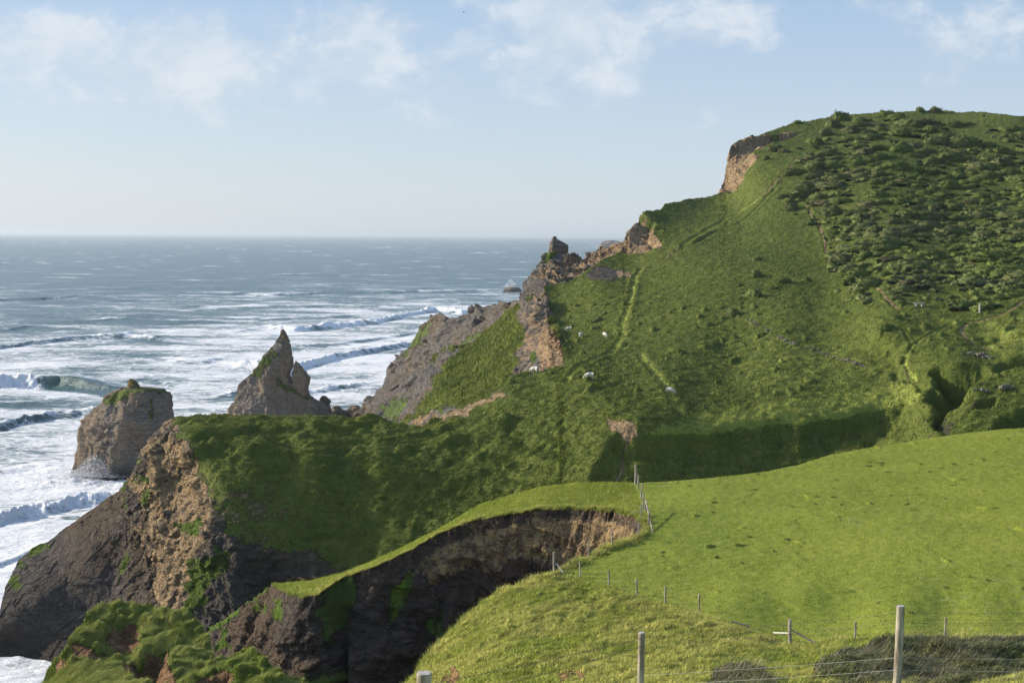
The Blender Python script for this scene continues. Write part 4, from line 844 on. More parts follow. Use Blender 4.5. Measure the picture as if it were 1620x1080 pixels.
def scatter(name, Sh, wt_, n, h, wd, mat, lean=.5, seed=0, label=None, jitter=.6, clump=0.0):
    r = np.random.RandomState(seed + 100); nv, nu = Sh.px.shape
    P = Sh.P; w = wt_[:-1, :-1].copy()
    du = P[:-1, 1:] - P[:-1, :-1]; dv = P[1:, :-1] - P[:-1, :-1]; nn = np.cross(du, dv); L = np.linalg.norm(nn, axis=-1) + 1e-9; nn /= L[..., None]
    nn *= np.sign(nn[..., 2:3] + 1e-9)
    fac = (nn * (CAMP - P[:-1, :-1])).sum(-1) / np.linalg.norm(CAMP - P[:-1, :-1], axis=-1)
    w *= np.clip(L / (np.median(L[5:]) + 1e-9), .6, 6)
    w *= (fac > .0) * np.clip(nn[..., 2] * 1.5, 0, 1)
    qx, qy = proj(P[:-1, :-1]); w *= (qx > -15) & (qx < 1640) & (qy < 1110)
    c = np.cumsum(w.ravel()); idx = np.searchsorted(c, r.rand(n) * c[-1]); i, j = idx // (nu - 1), idx % (nu - 1)
    a, b = r.rand(n, 1), r.rand(n, 1); p = P[i, j] + a * du[i, j] + b * dv[i, j]; up = nn[i, j] * .4 + np.array([0, 0, .6])
    cl = 1 + clump * pn(p[:, 0] * 1.3, p[:, 1] * 1.3, p[:, 2] * .5, seed=seed)
    hh = h * (1 + jitter * (r.rand(n) - .5) * 2) * np.clip(cl, .25, 3); th = r.rand(n) * 6.283
    ln = np.stack([np.cos(th), np.sin(th), np.zeros(n)], 1) * lean * r.rand(n, 1) + np.array([.35, 0, 0]) * lean
    tip = p + (up + ln) * hh[:, None]; sd_ = np.stack([np.sin(th), -np.cos(th), np.zeros(n)], 1); sd_ = sd_ * wd * (.6 + .8 * r.rand(n, 1)) / 2
    V = np.stack([p - sd_ - up * .03, p + sd_ - up * .03, tip], 1).reshape(-1, 3); Fa = np.arange(3 * n).reshape(n, 3)
    o = mesh_np(name, V, Fa, mat, {'rnd': np.repeat(np.clip(r.rand(n) * .6 + (.75 * Sh.a['dry'][i, j] if name == 'hill_grass' else .15) + .2 * pn(p[:, 0] * .8, p[:, 1] * .8, seed=seed + 2), 0, 1), 3)}, smooth=False)  # dry lightens hill blades, including the sunlight painted along the ledge
    ga_ = o.data.attributes.new('gn', 'FLOAT_VECTOR', 'POINT'); ga_.data.foreach_set('vector', np.repeat(nn[i, j], 3, 0).astype(np.float32).ravel())
    o['kind'] = 'stuff'; return o
gA = 1 - np.clip(np.maximum(A.a['earth'], A.a['rock']) * 1.5, 0, 1)
frontA = np.ones(A.px.shape); frontA[:4] = 0; frontA[-len(fr_):] = .0
scatter('slope_grass', A, A.slope * gA * frontA, 300000, .14, .05, M['grass_s'], .9, 1, clump=.9)
scatter('field_grass', A, (1 - A.slope) * gA * frontA, 200000, .06, .05, M['grass_f'], 1.0, 2, clump=.5)
M['tuft'] = gmat('pasture_tufts', (.07, .12, .02), (.15, .17, .05), (.09, .13, .03))
scatter('pasture_tufts', A, (1 - A.slope) * frontA * sstep(.6, .72, pn(A.base[..., 0] * 1.3, A.base[..., 1] * .9, seed=66)) * sstep(-.1, .3, pn(A.base[..., 0] * .08, A.base[..., 1] * .08, seed=67)), 4500, .09, .05, M['tuft'], 1.2, 12, clump=.5)
fB = np.ones(B.px.shape); fB[:4] = 0
scatter('ridge_grass', B, fB, 40000, .12, .05, M['grass_f'], .9, 3, clump=.5)
eB = fB * sstep(.86, .98, np.linspace(0, 1, B.px.shape[0]))[:, None]; scatter('turf_fringe', B, eB, 16000, .26, .06, M['grass_s'], 1.3, 8, clump=1.0)
scatter('turf_fringe', A, frontA * np.exp(-(edge / 5) ** 2), 16000, .26, .06, M['grass_s'], 1.3, 9, clump=1.0)
scatter('knoll_grass', S7, (1 - np.clip(S7.a['earth'] * 1.4, 0, 1)) * (S7.py > 0), 150000, .13, .05, M['grass_k'], .9, 4, clump=.9)
gS = (1 - np.clip(np.maximum(S.a['earth'], S.a['rock']) * 1.5, 0, 1)) * sstep(200, 260, S.px); gS[:5] = 0
gS *= .5 + .5 * sstep(560, 680, S.py)
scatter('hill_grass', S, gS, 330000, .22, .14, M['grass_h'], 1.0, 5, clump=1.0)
scatter('cliff_grass', S4, 1 - np.clip(S4.a['rock'] * 1.3, 0, 1), 30000, .5, .22, M['grass_h'], 1.0, 6, clump=.8)

# where a point of the picture meets the ground
class Pick:
    def __init__(s, shs):
        P = np.concatenate([h.P[5:].reshape(-1, 3) for h in shs]); s.px, s.py = proj(P); s.P = P
        k = (s.px > -80) & (s.px < 1760) & (s.py < 1200); s.px, s.py, s.P = s.px[k], s.py[k], s.P[k]
    def __call__(s, x, y, tol=3.0):
        for m_ in (1, 2, 4, 10, 40):
            d = (s.px - x) ** 2 + (s.py - y) ** 2; c = np.nonzero(d < (tol * m_) ** 2)[0]
            if len(c):
                Yc = s.P[c, 1]; near_ = c[Yc < Yc.min() + 4]; return s.P[near_[np.argmin(d[near_])]].copy()
hp = Pick([S]); ap = Pick([A])

def leafm(name, c1, c2, c3):
    t = NT(name); r = t.attr('rnd'); inf = t.n.new('ShaderNodeObjectInfo')
    n = t.noise(.035, 4, .6); c = t.mix(r, c1, c2); c = t.mix(t.rng(n, .46, .58, 0, .75), c, c3)
    c = t.mix(t.rng(inf.outputs['Random'], .0, 1, 0, .35), c, (.13, .17, .03)); c = t.mix(t.rng(inf.outputs['Random'], .9, .97, 0, .55), c, (.14, .105, .065))
    an = t.n.new('ShaderNodeAttribute'); an.attribute_name = 'gn'; vt = t.n.new('ShaderNodeVectorTransform'); vt.vector_type = 'NORMAL'; vt.convert_from = 'OBJECT'; vt.convert_to = 'WORLD'; t.lk(an.outputs['Vector'], vt.inputs[0])
    vm = t.n.new('ShaderNodeMix'); vm.data_type = 'VECTOR'; vm.inputs[0].default_value = .72; t.lk(t.pos.outputs['Normal'], vm.inputs[4]); t.lk(vt.outputs[0], vm.inputs[5]); nz = t.n.new('ShaderNodeVectorMath'); nz.operation = 'NORMALIZE'; t.lk(vm.outputs[1], nz.inputs[0]); t.lk(nz.outputs[0], t.b.inputs['Normal'])
    t.lk(c, t.b.inputs['Base Color']); t.b.inputs['Roughness'].default_value = .75; t.b.inputs['Specular IOR Level'].default_value = .2; return t.m
M['bush'] = leafm('gorse_leaves', (.075, .112, .02), (.165, .215, .045), (.12, .13, .05))
M['twig'] = simple('bush_wood', (.06, .045, .035), (.1, .08, .06), 5)
def bush_geo(seed, nl=1500, leaf=.042, n1=28, n2=14):
    r = np.random.RandomState(seed); th = np.linspace(0, 2 * math.pi, n1 + 1)[:-1]; ph = np.linspace(.02, 1.0, n2) * math.pi * .62
    T, Ph = np.meshgrid(th, ph); d = np.stack([np.sin(Ph) * np.cos(T), np.sin(Ph) * np.sin(T), np.cos(Ph)], -1)
    def rad(d): return 1 + .38 * pn(d[..., 0] * 1.9 + seed, d[..., 1] * 1.9, d[..., 2] * 1.9) + .20 * pn(d[..., 0] * 4.5 + seed, d[..., 1] * 4.5, d[..., 2] * 4.5)
    core = d * (rad(d) * .86)[..., None] * [1, 1, .72]; i = np.arange(n1 * n2).reshape(n2, n1); j = np.roll(i, -1, 1)
    f = np.stack([i[:-1], i[1:], j[1:], j[:-1]], -1).reshape(-1, 4)
    q = r.normal(size=(nl, 3)); q[:, 2] = np.abs(q[:, 2]) * 1.1 - .3; q /= np.linalg.norm(q, axis=1)[:, None]
    c = q * (rad(q) * (.84 + .13 * r.rand(nl)))[:, None] * [1, 1, .72]
    a = np.cross(q, r.normal(size=(nl, 3))); a /= np.linalg.norm(a, axis=1)[:, None]; b = q * .6 + r.normal(size=(nl, 3)) * .5
    s_ = leaf * (.6 + .9 * r.rand(nl))[:, None]; L = np.stack([c - a * s_, c + a * s_, c + b * s_ * 2.0], 1).reshape(-1, 3)
    L2 = np.arange(3 * nl).reshape(nl, 3)
    rn0 = .35 + .25 * pn(core[..., 0] * 4, core[..., 1] * 4, core[..., 2] * 4).ravel()
    V = np.concatenate([core.reshape(-1, 3), L]); tri = np.concatenate([f[:, [0, 1, 2]], f[:, [0, 2, 3]], L2 + n1 * n2])
    rn = np.concatenate([rn0, np.repeat(r.rand(nl), 3)]); gq = np.concatenate([d.reshape(-1, 3), np.repeat(q, 3, 0)]); return V, tri, rn, gq
def set_gn(o, g):
    a = o.data.attributes.new('gn', 'FLOAT_VECTOR', 'POINT'); a.data.foreach_set('vector', g.astype(np.float32).ravel())
BV = []
for k in range(6):
    V, tri, rn, gq = bush_geo(k * 7 + 1); o = mesh_np('gorse_bush', V, tri, M['bush'], {'rnd': rn}, smooth=False); set_gn(o, gq); BV.append(o)
def inpoly(x, y, poly): return _sd(np.array([x]), np.array([y]), poly)[0]
TH = np.array([(1238,335),(1262,300),(1262,262),(1300,225),(1345,210),(1420,205),(1500,205),(1620,215),(1660,215),(1660,462),(1612,464),(1570,472),(1522,480),(1500,462),(1440,458),(1400,464),(1352,462),(1325,450),(1318,412),(1310,370),(1296,338),(1275,318)], float)
first = True; nb = 0
def bush(x, y, wpx, label, asp=.62, var=None):
    global nb
    p = hp(x, y)
    src = BV[(var if var is not None else rs.randint(6)) % 6]; used = src.get('used', 0)
    o = src if not used else src.copy()
    if used: COL.objects.link(o)
    src['used'] = 1
    o['used'] = 1
    r_m = wpx / 2 * p[1] / F
    o.location = (p[0], p[1], p[2] - .12 * r_m); o.scale = (r_m, r_m * (.8 + .9 * rs.rand()), r_m * asp / .62 * (1.0 + .4 * rs.rand())); o.rotation_euler = (0, 0, rs.rand() * 6.28)
    tag(o, label, 'bush', 'bushes on the hillside'); nb += 1
lone = [(1252,331,34,'large rounded pale green bush alone above the start of the brown hillside track'),(1160,497,24,'dark round bush alone on the pasture at the upper end of the rubble wall'),(948,508,20,'lone dark bush casting a long shadow beside the grassy sheep track'),
 (1198,411,16,'small lone bush on the open slope left of the thicket'),(1195,437,24,'low dark bush on the slope below a smaller lone bush'),(1240,446,22,'rounded pale bush at the lower left edge of the slope bushes'),(1222,457,18,'small pale bush just below left of a rounded one on the lower slope'),
 (1192,468,26,'flat wide bush on the lower slope above the pasture'),(1276,445,18,'small bush with a pale stony top right of the lower slope bushes'),(1425,481,20,'pale rounded bush just left of the wooden bench'),(1262,196,16,'small brown bush on the skyline left of the summit'),(1190,216,6,'tiny bush on the cliff-top skyline'),
 (1330,189,36,'wide low bush near the summit skyline'),(1358,192,18,'small bush beside the wide one near the summit'),(1318,200,28,'low bush just below the wide summit bush'),(1345,207,30,'dark low bush on the upper slope below the summit bushes'),(1306,212,22,'pale low bush on the upper left of the summit slope'),
 (1400,184,30,'dark bush on the skyline left of the summit scrub'),(1418,190,26,'bushy clump just right of the dark skyline bush'),(1455,178,18,'ragged brown scrub on the summit skyline'),(1480,178,22,'low brown scrub at the very summit'),(1554,183,10,'tiny dark bush on the right of the summit skyline'),
 (1222,238,18,'small pale bush at the rim below the highest brown cliff'),(1240,240,16,'small bush right of the one at the cliff rim'),(1232,232,12,'tiny bush above the pair near the cliff rim'),(1262,236,10,'tiny bush where the ridge path begins'),(1213,252,14,'small bush on the slope just under the highest cliff'),
 (1258,275,30,'rounded green bush beside the upper ridge path'),(1288,278,26,'brownish bush on the right of the upper ridge path'),(1276,296,40,'big dark bush at the left edge of the thicket'),(1400,520,26,'low flat bush on the pasture right of the wall'),(1418,505,20,'low dark bush under the bench'),
 (1522,486,30,'pale bush left of the wooden waymark post'),(1142,488,12,'small dark bush left of the wall end bush'),(1170,452,10,'tiny bush left on the upper pasture'),(1378,440,10,'tiny bush beside the short brown track')]
for x, y, wp_, lb in lone: bush(x, y, wp_, lb, .62 if wp_ < 30 else .5)
pts = []
t0 = 0
while len(pts) < 262 and t0 < 60000:
    t0 += 1
    x = rs.uniform(1238, 1640); y = rs.uniform(195, 496)
    if inpoly(x, y, TH) + 40 * float(pn(np.array(x * .02), np.array(y * .03), seed=5)) < 4 or float(pn(np.array(x * .018), np.array(y * .035), seed=6)) > .28 - .1 * (x > 1450): continue
    wq = 18 + 36 * rs.rand() ** 1.4 * (1.15 if y > 380 else .9)
    if any((abs(x - a) / (.33 * (wq + c_))) ** 2 + (abs(y - b) / (.17 * (wq + c_))) ** 2 < 1 for a, b, c_ in pts): continue
    pts.append((x, y, wq))
for x, y, wq in sorted(pts, key=lambda q: q[1]):
    zone = 'high on the shaded right of the thicket' if y < 290 and x > 1440 else 'in the thin upper left of the thicket' if y < 290 else 'in the bright lower thicket above the bench and path' if y > 400 else 'in the dark middle of the thicket' if x > 1380 else 'at the thicket edge beside the brown track'
    bush(x, y, wq, 'low rounded gorse bush packed ' + zone, .44)
# undergrowth between the bushes
Vs, Ts, Rn, Gn, off_ = [], [], [], [], 0
small = [bush_geo(70 + k, 110, .10, 12, 7) for k in range(4)]
cnt = 0
while cnt < 900:
    x = rs.uniform(1236, 1660); y = rs.uniform(180, 500)
    dd_ = inpoly(x, y, TH)
    if dd_ < -18 or (dd_ < 0 and rs.rand() < .6): continue
    p = hp(x, y, 2.0); V, tri, rn, gq = small[cnt % 4]; r_m = rs.uniform(.6, 1.5); a = rs.rand() * 6.28
    Vr = np.stack([V[:, 0] * math.cos(a) - V[:, 1] * math.sin(a), V[:, 0] * math.sin(a) + V[:, 1] * math.cos(a), V[:, 2] * .8], 1) * r_m + p
    Vs.append(Vr); Ts.append(tri + off_); Rn.append(rn); Gn.append(gq); off_ += len(V); cnt += 1
o = mesh_np('undergrowth', np.concatenate(Vs), np.concatenate(Ts), M['bush'], {'rnd': np.concatenate(Rn)}, smooth=False); o['kind'] = 'stuff'; set_gn(o, np.concatenate(Gn))

# ------------------------------------------------ bramble thickets beside the near fence
M['bramble'] = gmat('bramble_leaves', (.06, .105, .022), (.25, .25, .10), (.14, .13, .06), tr=.1)
M['bramble_dry'] = gmat('dry_bramble_stems', (.2, .165, .11), (.48, .42, .32), (.26, .22, .14), tr=.05)
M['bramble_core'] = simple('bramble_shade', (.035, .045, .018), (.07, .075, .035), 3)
def bramble(name, cols, fld, label, n1, n2, lump=.35, parts=True):
    H_ = Sheet(cols, fld, 260, 90, jit=2.5)
    x, y, z = H_.P[..., 0], H_.P[..., 1], H_.P[..., 2]
    H_.P[..., 2] += lump * fbm(x * .5, y * .5, z * .5, o=4, seed=300)
    root = tag(empty(name, tuple(H_.P[-1].mean(0))), label, 'bramble')
    def rel(o): o.parent = root; o.matrix_parent_inverse = Matrix.Translation(-root.location); return o
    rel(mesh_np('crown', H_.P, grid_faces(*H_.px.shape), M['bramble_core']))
    for nm, n, h, w_, mt, ln in (('foliage', n1, .12, .08, M['bramble'], 1.6), ('dry_stems', n2 // 3, .38, .012, M['bramble_dry'], 2.2)):
        wgt = np.ones(H_.px.shape)
        if nm == 'dry_stems': wgt *= .12 + sstep(26, 4, H_.py - H_.py[5][None]) + .8 * sstep(.1, .4, fbm(x * .3, y * .3, o=3, seed=301))
        o = scatter(nm, H_, wgt, n, h, w_, mt, ln, 30 + n % 7, jitter=.8); del o['kind']; rel(o)
    return root
fb1 = Field([(1262,1030,66),(1330,1014,65),(1450,1006,64),(1560,1006,64),(1620,1012,64),(1760,1010,64),(1262,1060,61),(1330,1110,54),(1450,1110,53),(1620,1110,53),(1760,1110,53),(1450,1050,60),(1620,1050,60)], 60)
bramble('bramble_thicket', [(1282,1075,1270,1112,.6),(1295,1052,1285,1112,.6),(1312,1036,1305,1112,.6),(1335,1026,1330,1112,.6),(1365,1018,1360,1112,.6),(1400,1012,1400,1112,.6),(1440,1009,1440,1112,.6),(1500,1006,1500,1112,.6),(1545,1006,1545,1112,.6),(1580,1011,1580,1112,.6),(1620,1013,1620,1112,.6),(1760,1012,1760,1112,.6)], fb1,
        'long dark bramble thicket behind the tall foreground fence post', 90000, 14000)
fb2 = Field([(1130,1060,60),(1200,1040,62),(1260,1046,61),(1130,1110,53),(1260,1110,52),(1200,1080,56)], 60)
bramble('bramble_thicket', [(1118,1085,1118,1112,.6),(1130,1062,1130,1112,.6),(1150,1056,1150,1112,.6),(1180,1052,1180,1112,.6),(1205,1058,1205,1112,.6),(1225,1075,1225,1112,.6)], fb2, 'small grey clump of dead bramble stems on the grass between the two right foreground posts', 9000, 2500, .15)
# ================================================================== fences
def post(parent, base, h, r=.055, lean=(0, 0), sunk=.4, name='post', n=12, taper=.94):
    b = MB(); base = np.asarray(base, float); hs = np.linspace(-sunk, h, 9); pts = np.stack([lean[0] * hs, lean[1] * hs, hs], 1)
    pts[:, 0] += .25 * r * np.sin(hs * 2.1 + base[0])
    b.tube(pts, r * np.linspace(1.04, taper, 9), n, wob=.18, seed=base[0] * 3)
    o = b.build(name, M['post'], parent, smooth=False); o.location = tuple(base - np.array(parent.location)); return pts[-1] + base
def rail(parent, a, b_, r=.04, mat='rail', name='rail'):
    m_ = MB(); a = np.asarray(a, float) - np.array(parent.location); b_ = np.asarray(b_, float) - np.array(parent.location); m_.tube(np.linspace(a, b_, 5), r, 7, wob=.2, seed=a[0]); return m_.build(name, M[mat], parent)
def wires(parent, tops, levels, r=.004, mat='wire', sag=.03, barbs=0, verts=0, vr=.003):
    for li, lv in enumerate(levels):
        m_ = MB(); ptl = []
        for (a, ha), (b_, hb_) in zip(tops[:-1], tops[1:]):
            p = np.array(a) + [0, 0, ha * lv]; q = np.array(b_) + [0, 0, hb_ * lv]; t_ = np.linspace(0, 1, 9)[:, None]
            g = p * (1 - t_) + q * t_; g[:, 2] -= sag * 4 * (t_ * (1 - t_))[:, 0]; ptl.append(g[:-1] if b_ is not tops[-1][0] else g)
        g = np.concatenate(ptl) - np.array(parent.location); m_.tube(g, r, 4)
        if barbs and li in (0, 1):
            L = np.linalg.norm(np.diff(g, axis=0), axis=1).cumsum(); k = np.arange(.2, L[-1], barbs)
            for q in k:
                c = np.array([np.interp(q, np.concatenate([[0], L]), g[:, e]) for e in range(3)]); m_.tube([c + (0, -.02, .02), c + (0, .02, -.02)], r * .8, 3); m_.tube([c + (.02, 0, -.02), c + (-.02, 0, .02)], r * .8, 3)
        m_.build('wire', M[mat], parent)
    if verts:
        m_ = MB()
        for (a, ha), (b_, hb_) in zip(tops[:-1], tops[1:]):
            n = max(2, int(np.linalg.norm(np.array(b_) - a) / verts))
            for t_ in np.linspace(0, 1, n, endpoint=False)[1:]:
                c = np.array(a) * (1 - t_) + np.array(b_) * t_ - np.array(parent.location); h_ = (ha * (1 - t_) + hb_ * t_)
                m_.tube([c + (0, 0, .02), c + (0, 0, h_ * .62)], vr, 3)
        m_.build('wire_netting', M[mat], parent)
def fence(label, posts, levels, **kw):
    P0 = ap(posts[0][0], posts[0][1]); root = tag(empty('post_and_wire_fence', tuple(P0)), label, 'fence'); tops = []
    for x, y, hpx, r, ln in posts:
        p = ap(x, y); h = hpx * p[1] / F; post(root, p, h, r, ln); tops.append((p, h))
    wires(root, tops, levels, **kw); return root, tops
f1, t1 = fence('thin leaning posts and wire running from the braced cove-edge post down the slope', [(877,905,33,.085,(-.02,0)),(918.5,913.5,26,.055,(-.09,0)),(963,927.5,26,.055,(-.03,0)),(1007,941.5,27,.06,(-.02,0)),(1053,953.5,28,.06,(0,0)),(1106,968,30,.055,(-.02,0))], (.9, .72, .4, .1), r=.004)
p = t1[0][0]; rail(f1, p + [.12, -.05, .95 * t1[0][1] * .42 + .1], ap(892, 907) + [0, 0, .02], .05)
f2, t2 = fence('wire fence along the curved inner rim of the cove with four thin upright posts', [(877,904,30,.05,(0,0)),(930.5,880,27,.055,(0,0)),(968.5,868,27,.055,(-.01,0)),(1010.5,851.5,26,.055,(0,0)),(1014,820,24,.05,(0,0))], (.9, .6, .3), r=.004)
f3_, t3 = fence('short tumbledown line of tall and leaning posts with loose rails at the far field corner', [(1005.5,765.5,31,.12,(-.02,0)),(1009.5,773,22,.07,(.02,0)),(1014,790.5,26,.07,(.06,0)),(1017.7,804,23,.06,(0,0)),(1021.5,811,22,.07,(0,0)),(1026.3,833,25,.08,(.0,0))], (.9, .6, .3), r=.005)
p = t3[5][0]; q = t3[4][0]
rail(f3_, q + [0, 0, 1.05], ap(1033, 842) + [0, 0, .0], .055, 'post', 'brace')
pm = ap(1013.5, 820); 
for dx0, z0, dx1, z1 in ((-.55, .75, .5, 1.0), (-.75, .3, .55, .68), (.0, -.15, .5, .1)): rail(f3_, pm + [dx0, .1, z0 + .15], pm + [dx1, .1, z1 + .15], .03, 'post')
f4_, t4 = fence('stock fence along the green field bottom, starting at a post with two braces', [(1250,1017,39,.10,(0,0)),(1352.5,1012,31,.06,(0,0)),(1495.5,1008,33,.06,(0,0)),(1640,1006,32,.06,(0,0))], (.88, .6, .32), r=.0045, verts=.7)
p, h = t4[0]
rail(f4_, p + [-.08, 0, h * .42], ap(1224, 1007) + [0, 0, .25], .045); rail(f4_, p + [.08, 0, h * .55], ap(1294, 1020) + [0, 0, .02], .045, 'post', 'brace')
lp = ap(1172, 990); fl = tag(empty('fallen_post', tuple(lp)), 'broken fence post lying flat on the slope between the standing posts', 'post'); b = MB(); b.tube([(-.55, .1, .25), (0, 0, .12), (.5, -.1, .02)], [.05, .055, .06], 9, wob=.2); b.build('post_shaft', M['post'], fl)
# foreground fence: three big round posts close to the camera
def ground_z(x, Y): return float(np.interp(Y, [0, 11, 21, 24, 32], [58.3, 55.2, 53.0, 51.8, 48.8]))
ffr = tag(empty('foreground_fence', tuple(atY(np.array(1423.), np.array(1100.), 20.))), 'foreground fence of big round weathered posts and level wires on the camera slope', 'fence')
tops = []
for x, y, Y, r, ln in ((671, 1064, 11.0, .062, 0), (1015, 1000, 24.0, .059, 0), (1425, 958, 20.0, .0585, .018)):
    tp_ = atY(np.array(float(x)), np.array(float(y)), Y); h = 1.45; bs = tp_ - [ln * h, 0, h]
    b = MB(); hs = np.linspace(-.6, h, 40); pt = np.stack([ln * hs, 0 * hs, hs], 1); b.tube(pt, r * (np.linspace(1.03, .97, 40) + .02 * np.sin(hs * 9)), 28, cap=False, wob=.10, seed=x); root_p = b.build('post', M['post'], ffr, smooth=True); root_p.location = tuple(bs - np.array(ffr.location))
    cp = MB(); cp.tube([(ln * h, 0, h - .012), (ln * h, 0, h + .004)], [r * .99, r * .93], 28, wob=.1, seed=x); c_ = cp.build('post_top', M['post_end'], root_p)
    tops.append((bs, h))
rt = atY(np.array(1760.), np.array(955.), 19.0); lt = atY(np.array(-60.), np.array(1240.), 12.0)
tl = [(lt - [0, 0, 1.45], 1.45), *tops, (rt - [0, 0, 1.45], 1.45)]
wires(ffr, tl[1:], (.93, .83), r=.0022, sag=.02, barbs=.16); wires(ffr, tl[1:], (.475, .35, .19), r=.0019, mat='wire_new', sag=.015); wires(ffr, tl[:2], (.93, .83, .475), r=.002, sag=.04)

# ================================================================== sheep
def sheep_mesh():
    bmv = [(-.42, 0, .62, .20), (-.22, 0, .66, .27), (.08, 0, .66, .27), (.32, 0, .64, .22), (.50, 0, .56, .13), (.62, 0, .38, .085), (.68, 0, .22, .085), (.74, 0, .10, .05)]
    ed = [(i, i + 1) for i in range(7)]
    for bx, sy in ((-.36, .13), (-.36, -.13), (.28, .12), (.28, -.12)):
        i = len(bmv); par = 0 if bx < 0 else 3
        if bx < 0: bmv += [(bx - .02, sy, .42, .085), (bx - .08, sy, .26, .042), (bx - .02, sy, .02, .035)]
        else: bmv += [(bx, sy, .42, .075), (bx + .02, sy, .24, .04), (bx, sy, .02, .035)]
        ed += [(par, i), (i, i + 1), (i + 1, i + 2)]
    i = len(bmv); bmv += [(-.56, 0, .60, .05), (-.60, 0, .46, .035)]; ed += [(0, i), (i, i + 1)]
    for sy in (.12, -.12): bmv.append((.58, sy, .30, .03)); ed.append((6, len(bmv) - 1))
    me = D.meshes.new('sheep'); me.from_pydata([v[:3] for v in bmv], ed, [])
    me.materials.append(M['wool']); o = D.objects.new('sheep', me); COL.objects.link(o)
    sk = o.modifiers.new('skin', 'SKIN'); sv = me.skin_vertices[0].data if me.skin_vertices else None
    return o, bmv
so_, bmv = sheep_mesh()
bpy.context.view_layer.update()
me = so_.data
if not me.skin_vertices:
    with bpy.context.temp_override(object=so_, active_object=so_): 
        try: bpy.ops.mesh.customdata_skin_add()
        except Exception as e: print('skin', e)
for k, sv in enumerate(me.skin_vertices[0].data): sv.radius = (bmv[k][3], bmv[k][3]); sv.use_root = (k == 1)
ss = so_.modifiers.new('sub', 'SUBSURF'); ss.levels = 2; ss.render_levels = 2
bpy.context.view_layer.update()
dg = bpy.context.evaluated_depsgraph_get(); nm_ = D.meshes.new_from_object(so_.evaluated_get(dg)); nm_.polygons.foreach_set('use_smooth', [True] * len(nm_.polygons))
so_.modifiers.clear(); so_.data = nm_
v = np.zeros(len(nm_.vertices) * 3, np.float32); nm_.vertices.foreach_get('co', v); v = v.reshape(-1, 3); k_ = sstep(.45, .6, v[:, 2]) * sstep(.5, .4, v[:, 0]); v *= (1 + .05 * k_ * pn(v[:, 0] * 9, v[:, 1] * 9, v[:, 2] * 9))[:, None]; nm_.vertices.foreach_set('co', v.ravel()); nm_.update()
for i, (x, y, rot, sc_, lb) in enumerate([(900,524,180,.95,'white sheep grazing, leftmost of the three on the upper pasture near the cliff edge'),(919,533,250,.95,'white sheep seen end-on, middle of the three near the cliff edge'),(958,534,-70,1.05,'white sheep on the right of the upper three, beside the grassy track'),
    (931,600,175,1.15,'white sheep side-on with head down, alone below the three upper sheep'),(845,590,150,1.15,'white sheep at the very edge of the brown cliff'),(1060,624,-25,1.1,'white sheep lowest and farthest right, on the worn track above the bank')]):
    o = so_ if i == 0 else so_.copy()
    if i: COL.objects.link(o)
    p = hp(x, y, 2.0); o.location = (p[0], p[1], p[2] + .02); o.rotation_euler = (0, 0, R(rot)); o.scale = (sc_,) * 3; tag(o, lb, 'sheep', 'sheep grazing on the hillside')

# ================================================================== bench, waymark, wall, outcrops, bird
p = hp(1455, 486); bn = tag(empty('bench', tuple(p)), 'plain wooden plank bench at the foot of the hillside bushes', 'bench')
bn.rotation_euler = (0, 0, R(4))
b = MB(); b.box((0, 0, .62), (1.85, .42, .10)); b.build('seat', M['rail'], bn, bevel=.01)
for sx in (-.48, .48): b = MB(); b.box((sx, 0, .20), (.28, .34, .74)); b.build('leg', M['rail'], bn, bevel=.01)
p = hp(1550, 495); wm = tag(empty('waymark_post', tuple(p)), 'pale square wooden waymark post beside the brown path', 'waymark post')
b = MB(); b.box((0, 0, .5), (.24, .2, 1.9)); b.build('post_shaft', M['rail'], wm, bevel=.01); b = MB(); b.box((0, -.107, 1.2), (.16, .012, .2)); b.build('sign_plate', M['post_end'], wm)
def rockmesh(b, c, s_, seed, n1=9, n2=6):
    r = np.random.RandomState(seed); th = np.linspace(0, 2 * math.pi, n1 + 1)[:-1]; ph = np.linspace(.12, math.pi * .8, n2); T, Ph = np.meshgrid(th, ph)
    d = np.stack([np.sin(Ph) * np.cos(T), np.sin(Ph) * np.sin(T), np.cos(Ph)], -1); q = d * (1 + .5 * pn(d[..., 0] * 1.6 + seed, d[..., 1] * 1.6, d[..., 2] * 1.6))[..., None] * np.array(s_) + c
    i = np.arange(n1 * n2).reshape(n2, n1); j = np.roll(i, -1, 1); f = np.stack([i[:-1], i[1:], j[1:], j[:-1]], -1).reshape(-1, 4)
    b.add(q, [tuple(k) for k in f.tolist()] + [tuple(range(n1)), tuple(range((n2 - 1) * n1, n2 * n1))[::-1]])
wl = np.array([(1183,507),(1205,519),(1225,529),(1247,540),(1262,547),(1285,552),(1300,558),(1320,566),(1345,572),(1368,579)], float); b = MB(); s_ = np.concatenate([[0], np.cumsum(np.hypot(*np.diff(wl, axis=0).T))])
w0 = hp(1183, 507)
for k in range(130):
    q = rs.rand() * s_[-1]
    if 0.44 < q / s_[-1] < .5 and rs.rand() < .8: continue
    p = hp(np.interp(q, s_, wl[:, 0]) + rs.normal() * .6, np.interp(q, s_, wl[:, 1]) + rs.normal() * 1.3, 2.0); sz = rs.uniform(.10, .27); rockmesh(b, p - w0 + [0, 0, sz * rs.uniform(-.3, .6)], (sz * 1.3, sz, sz * .8), k, 7, 5)
b.build('rubble_wall', M['stone'], None, loc=tuple(w0)); tag(D.objects['rubble_wall'], 'tumbled dry stone wall running down across the sheep pasture', 'wall')
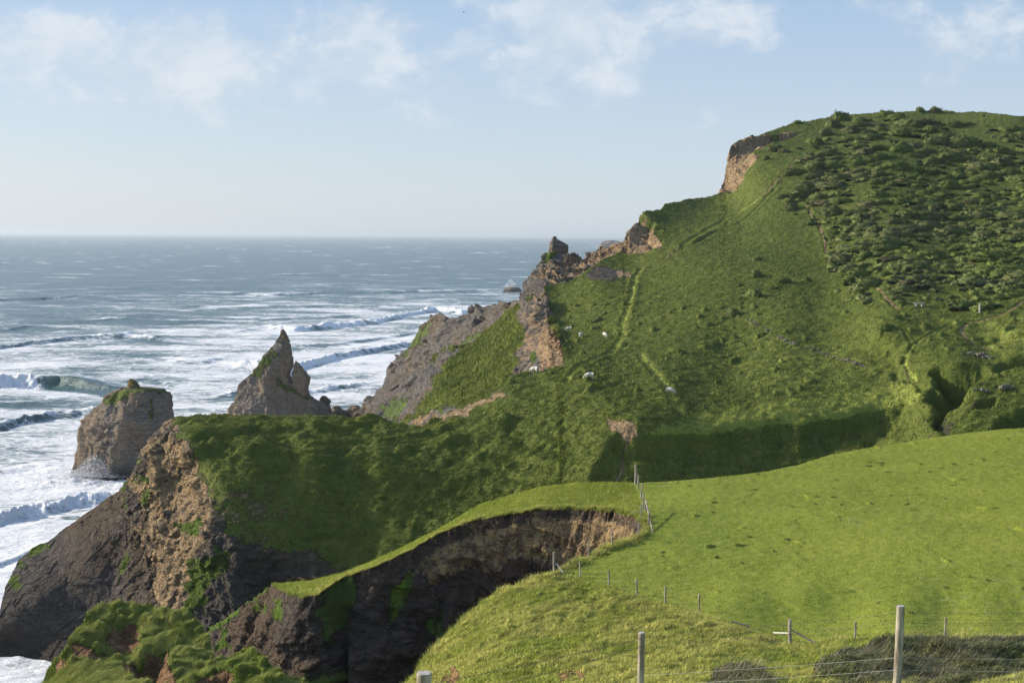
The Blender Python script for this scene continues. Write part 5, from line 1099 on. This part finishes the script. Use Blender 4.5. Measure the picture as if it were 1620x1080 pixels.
for i, (x, y, sz, lb) in enumerate([(1534,562,1.0,'grey stone outcrop on the rim above the gully, left of the pair'),(1550,561,.7,'small grey outcrop in the middle above the gully'),(1560,566,.9,'grey broken outcrop above the gully, nearest the right'),(1592,615,1.0,'pale stones in the bank on the knoll beyond the field'),(1556,620,.8,'dark stones at the left foot of the knoll beyond the field')]):
    b = MB(); p = hp(x, y)
    for k in range(9): rockmesh(b, rs.normal(size=3) * [sz * .5, .25, .08] + [0, 0, .1], np.array([.5, .4, .4]) * sz * rs.uniform(.4, 1), 400 + i * 10 + k)
    tag(b.build('rock_outcrop', M['stone'], None, loc=tuple(p)), lb, 'rocks', 'stone outcrops round the gully')
bp = atY(np.array(733.), np.array(20.), 300.); b = MB(); b.tube([(-.12, 0, 0), (0, 0, 0), (.16, 0, 0), (.3, 0, .0)], [.02, .06, .07, .02], 8)
b.add([(0, 0, .02), (.14, 0, .02), (.1, -.35, .16), (.02, -.7, .05), (0, .35, .16), (0, .7, .05), (.1, .35, .16)], [(0, 1, 2), (0, 2, 3), (1, 0, 6), (0, 5, 6)])
tag(b.build('gull', simple('gull_feather', (.15, .15, .15), (.3, .3, .3)), None, loc=tuple(bp)), 'tiny dark seabird gliding high in the sky', 'bird')
# spray thrown up by the surf
def spray(name, px, py, Yd, n, sx, sz, r0_, seed):
    r = np.random.RandomState(seed); c = atY(np.array(float(px)), np.array(float(py)), Yd); q = r.normal(size=(n, 3)) * [sx, sx * .6, 1]; q[:, 2] = np.abs(r.rand(n)) ** 1.6 * sz * np.exp(-(q[:, 0] / sx / 1.3) ** 2)
    a = r.normal(size=(n, 3)); a /= np.linalg.norm(a, axis=1)[:, None]; b2 = np.cross(a, r.normal(size=(n, 3))); b2 /= np.linalg.norm(b2, axis=1)[:, None]; s2 = r0_ * (.4 + r.rand(n, 1)); p = q + c
    V = np.stack([p - a * s2, p + a * s2, p + b2 * s2 * 1.4], 1).reshape(-1, 3); o = mesh_np(name, V, np.arange(3 * n).reshape(n, 3), M['spray'], smooth=False); o['kind'] = 'stuff'
M['spray'] = simple('sea_spray', (.8, .82, .84), (.9, .9, .9), 1)
spray('sea_spray', 808, 454, 1495, 700, 4.2, 8.0, .35, 1); spray('sea_spray', 150, 752, 340, 5000, 3.2, 5.2, .09, 2); spray('sea_spray', 108, 756, 338, 2500, 3.5, 2.2, .08, 3)

hb = MB(); hb.box((0, 0, 0), (1, 1, 1)); t = NT('air'); t.n.remove(t.b); pv = t.n.new('ShaderNodeVolumePrincipled')
pv.inputs['Color'].default_value = (.66, .74, .82, 1); pv.inputs['Density'].default_value = 5.5e-5; pv.inputs['Anisotropy'].default_value = .25; t.lk(pv.outputs[0], t.out.inputs['Volume'])
hz_ = hb.build('haze', t.m); hz_.scale = (260000, 260000, 128); hz_.location = (0, 0, 58); hz_['kind'] = 'stuff'
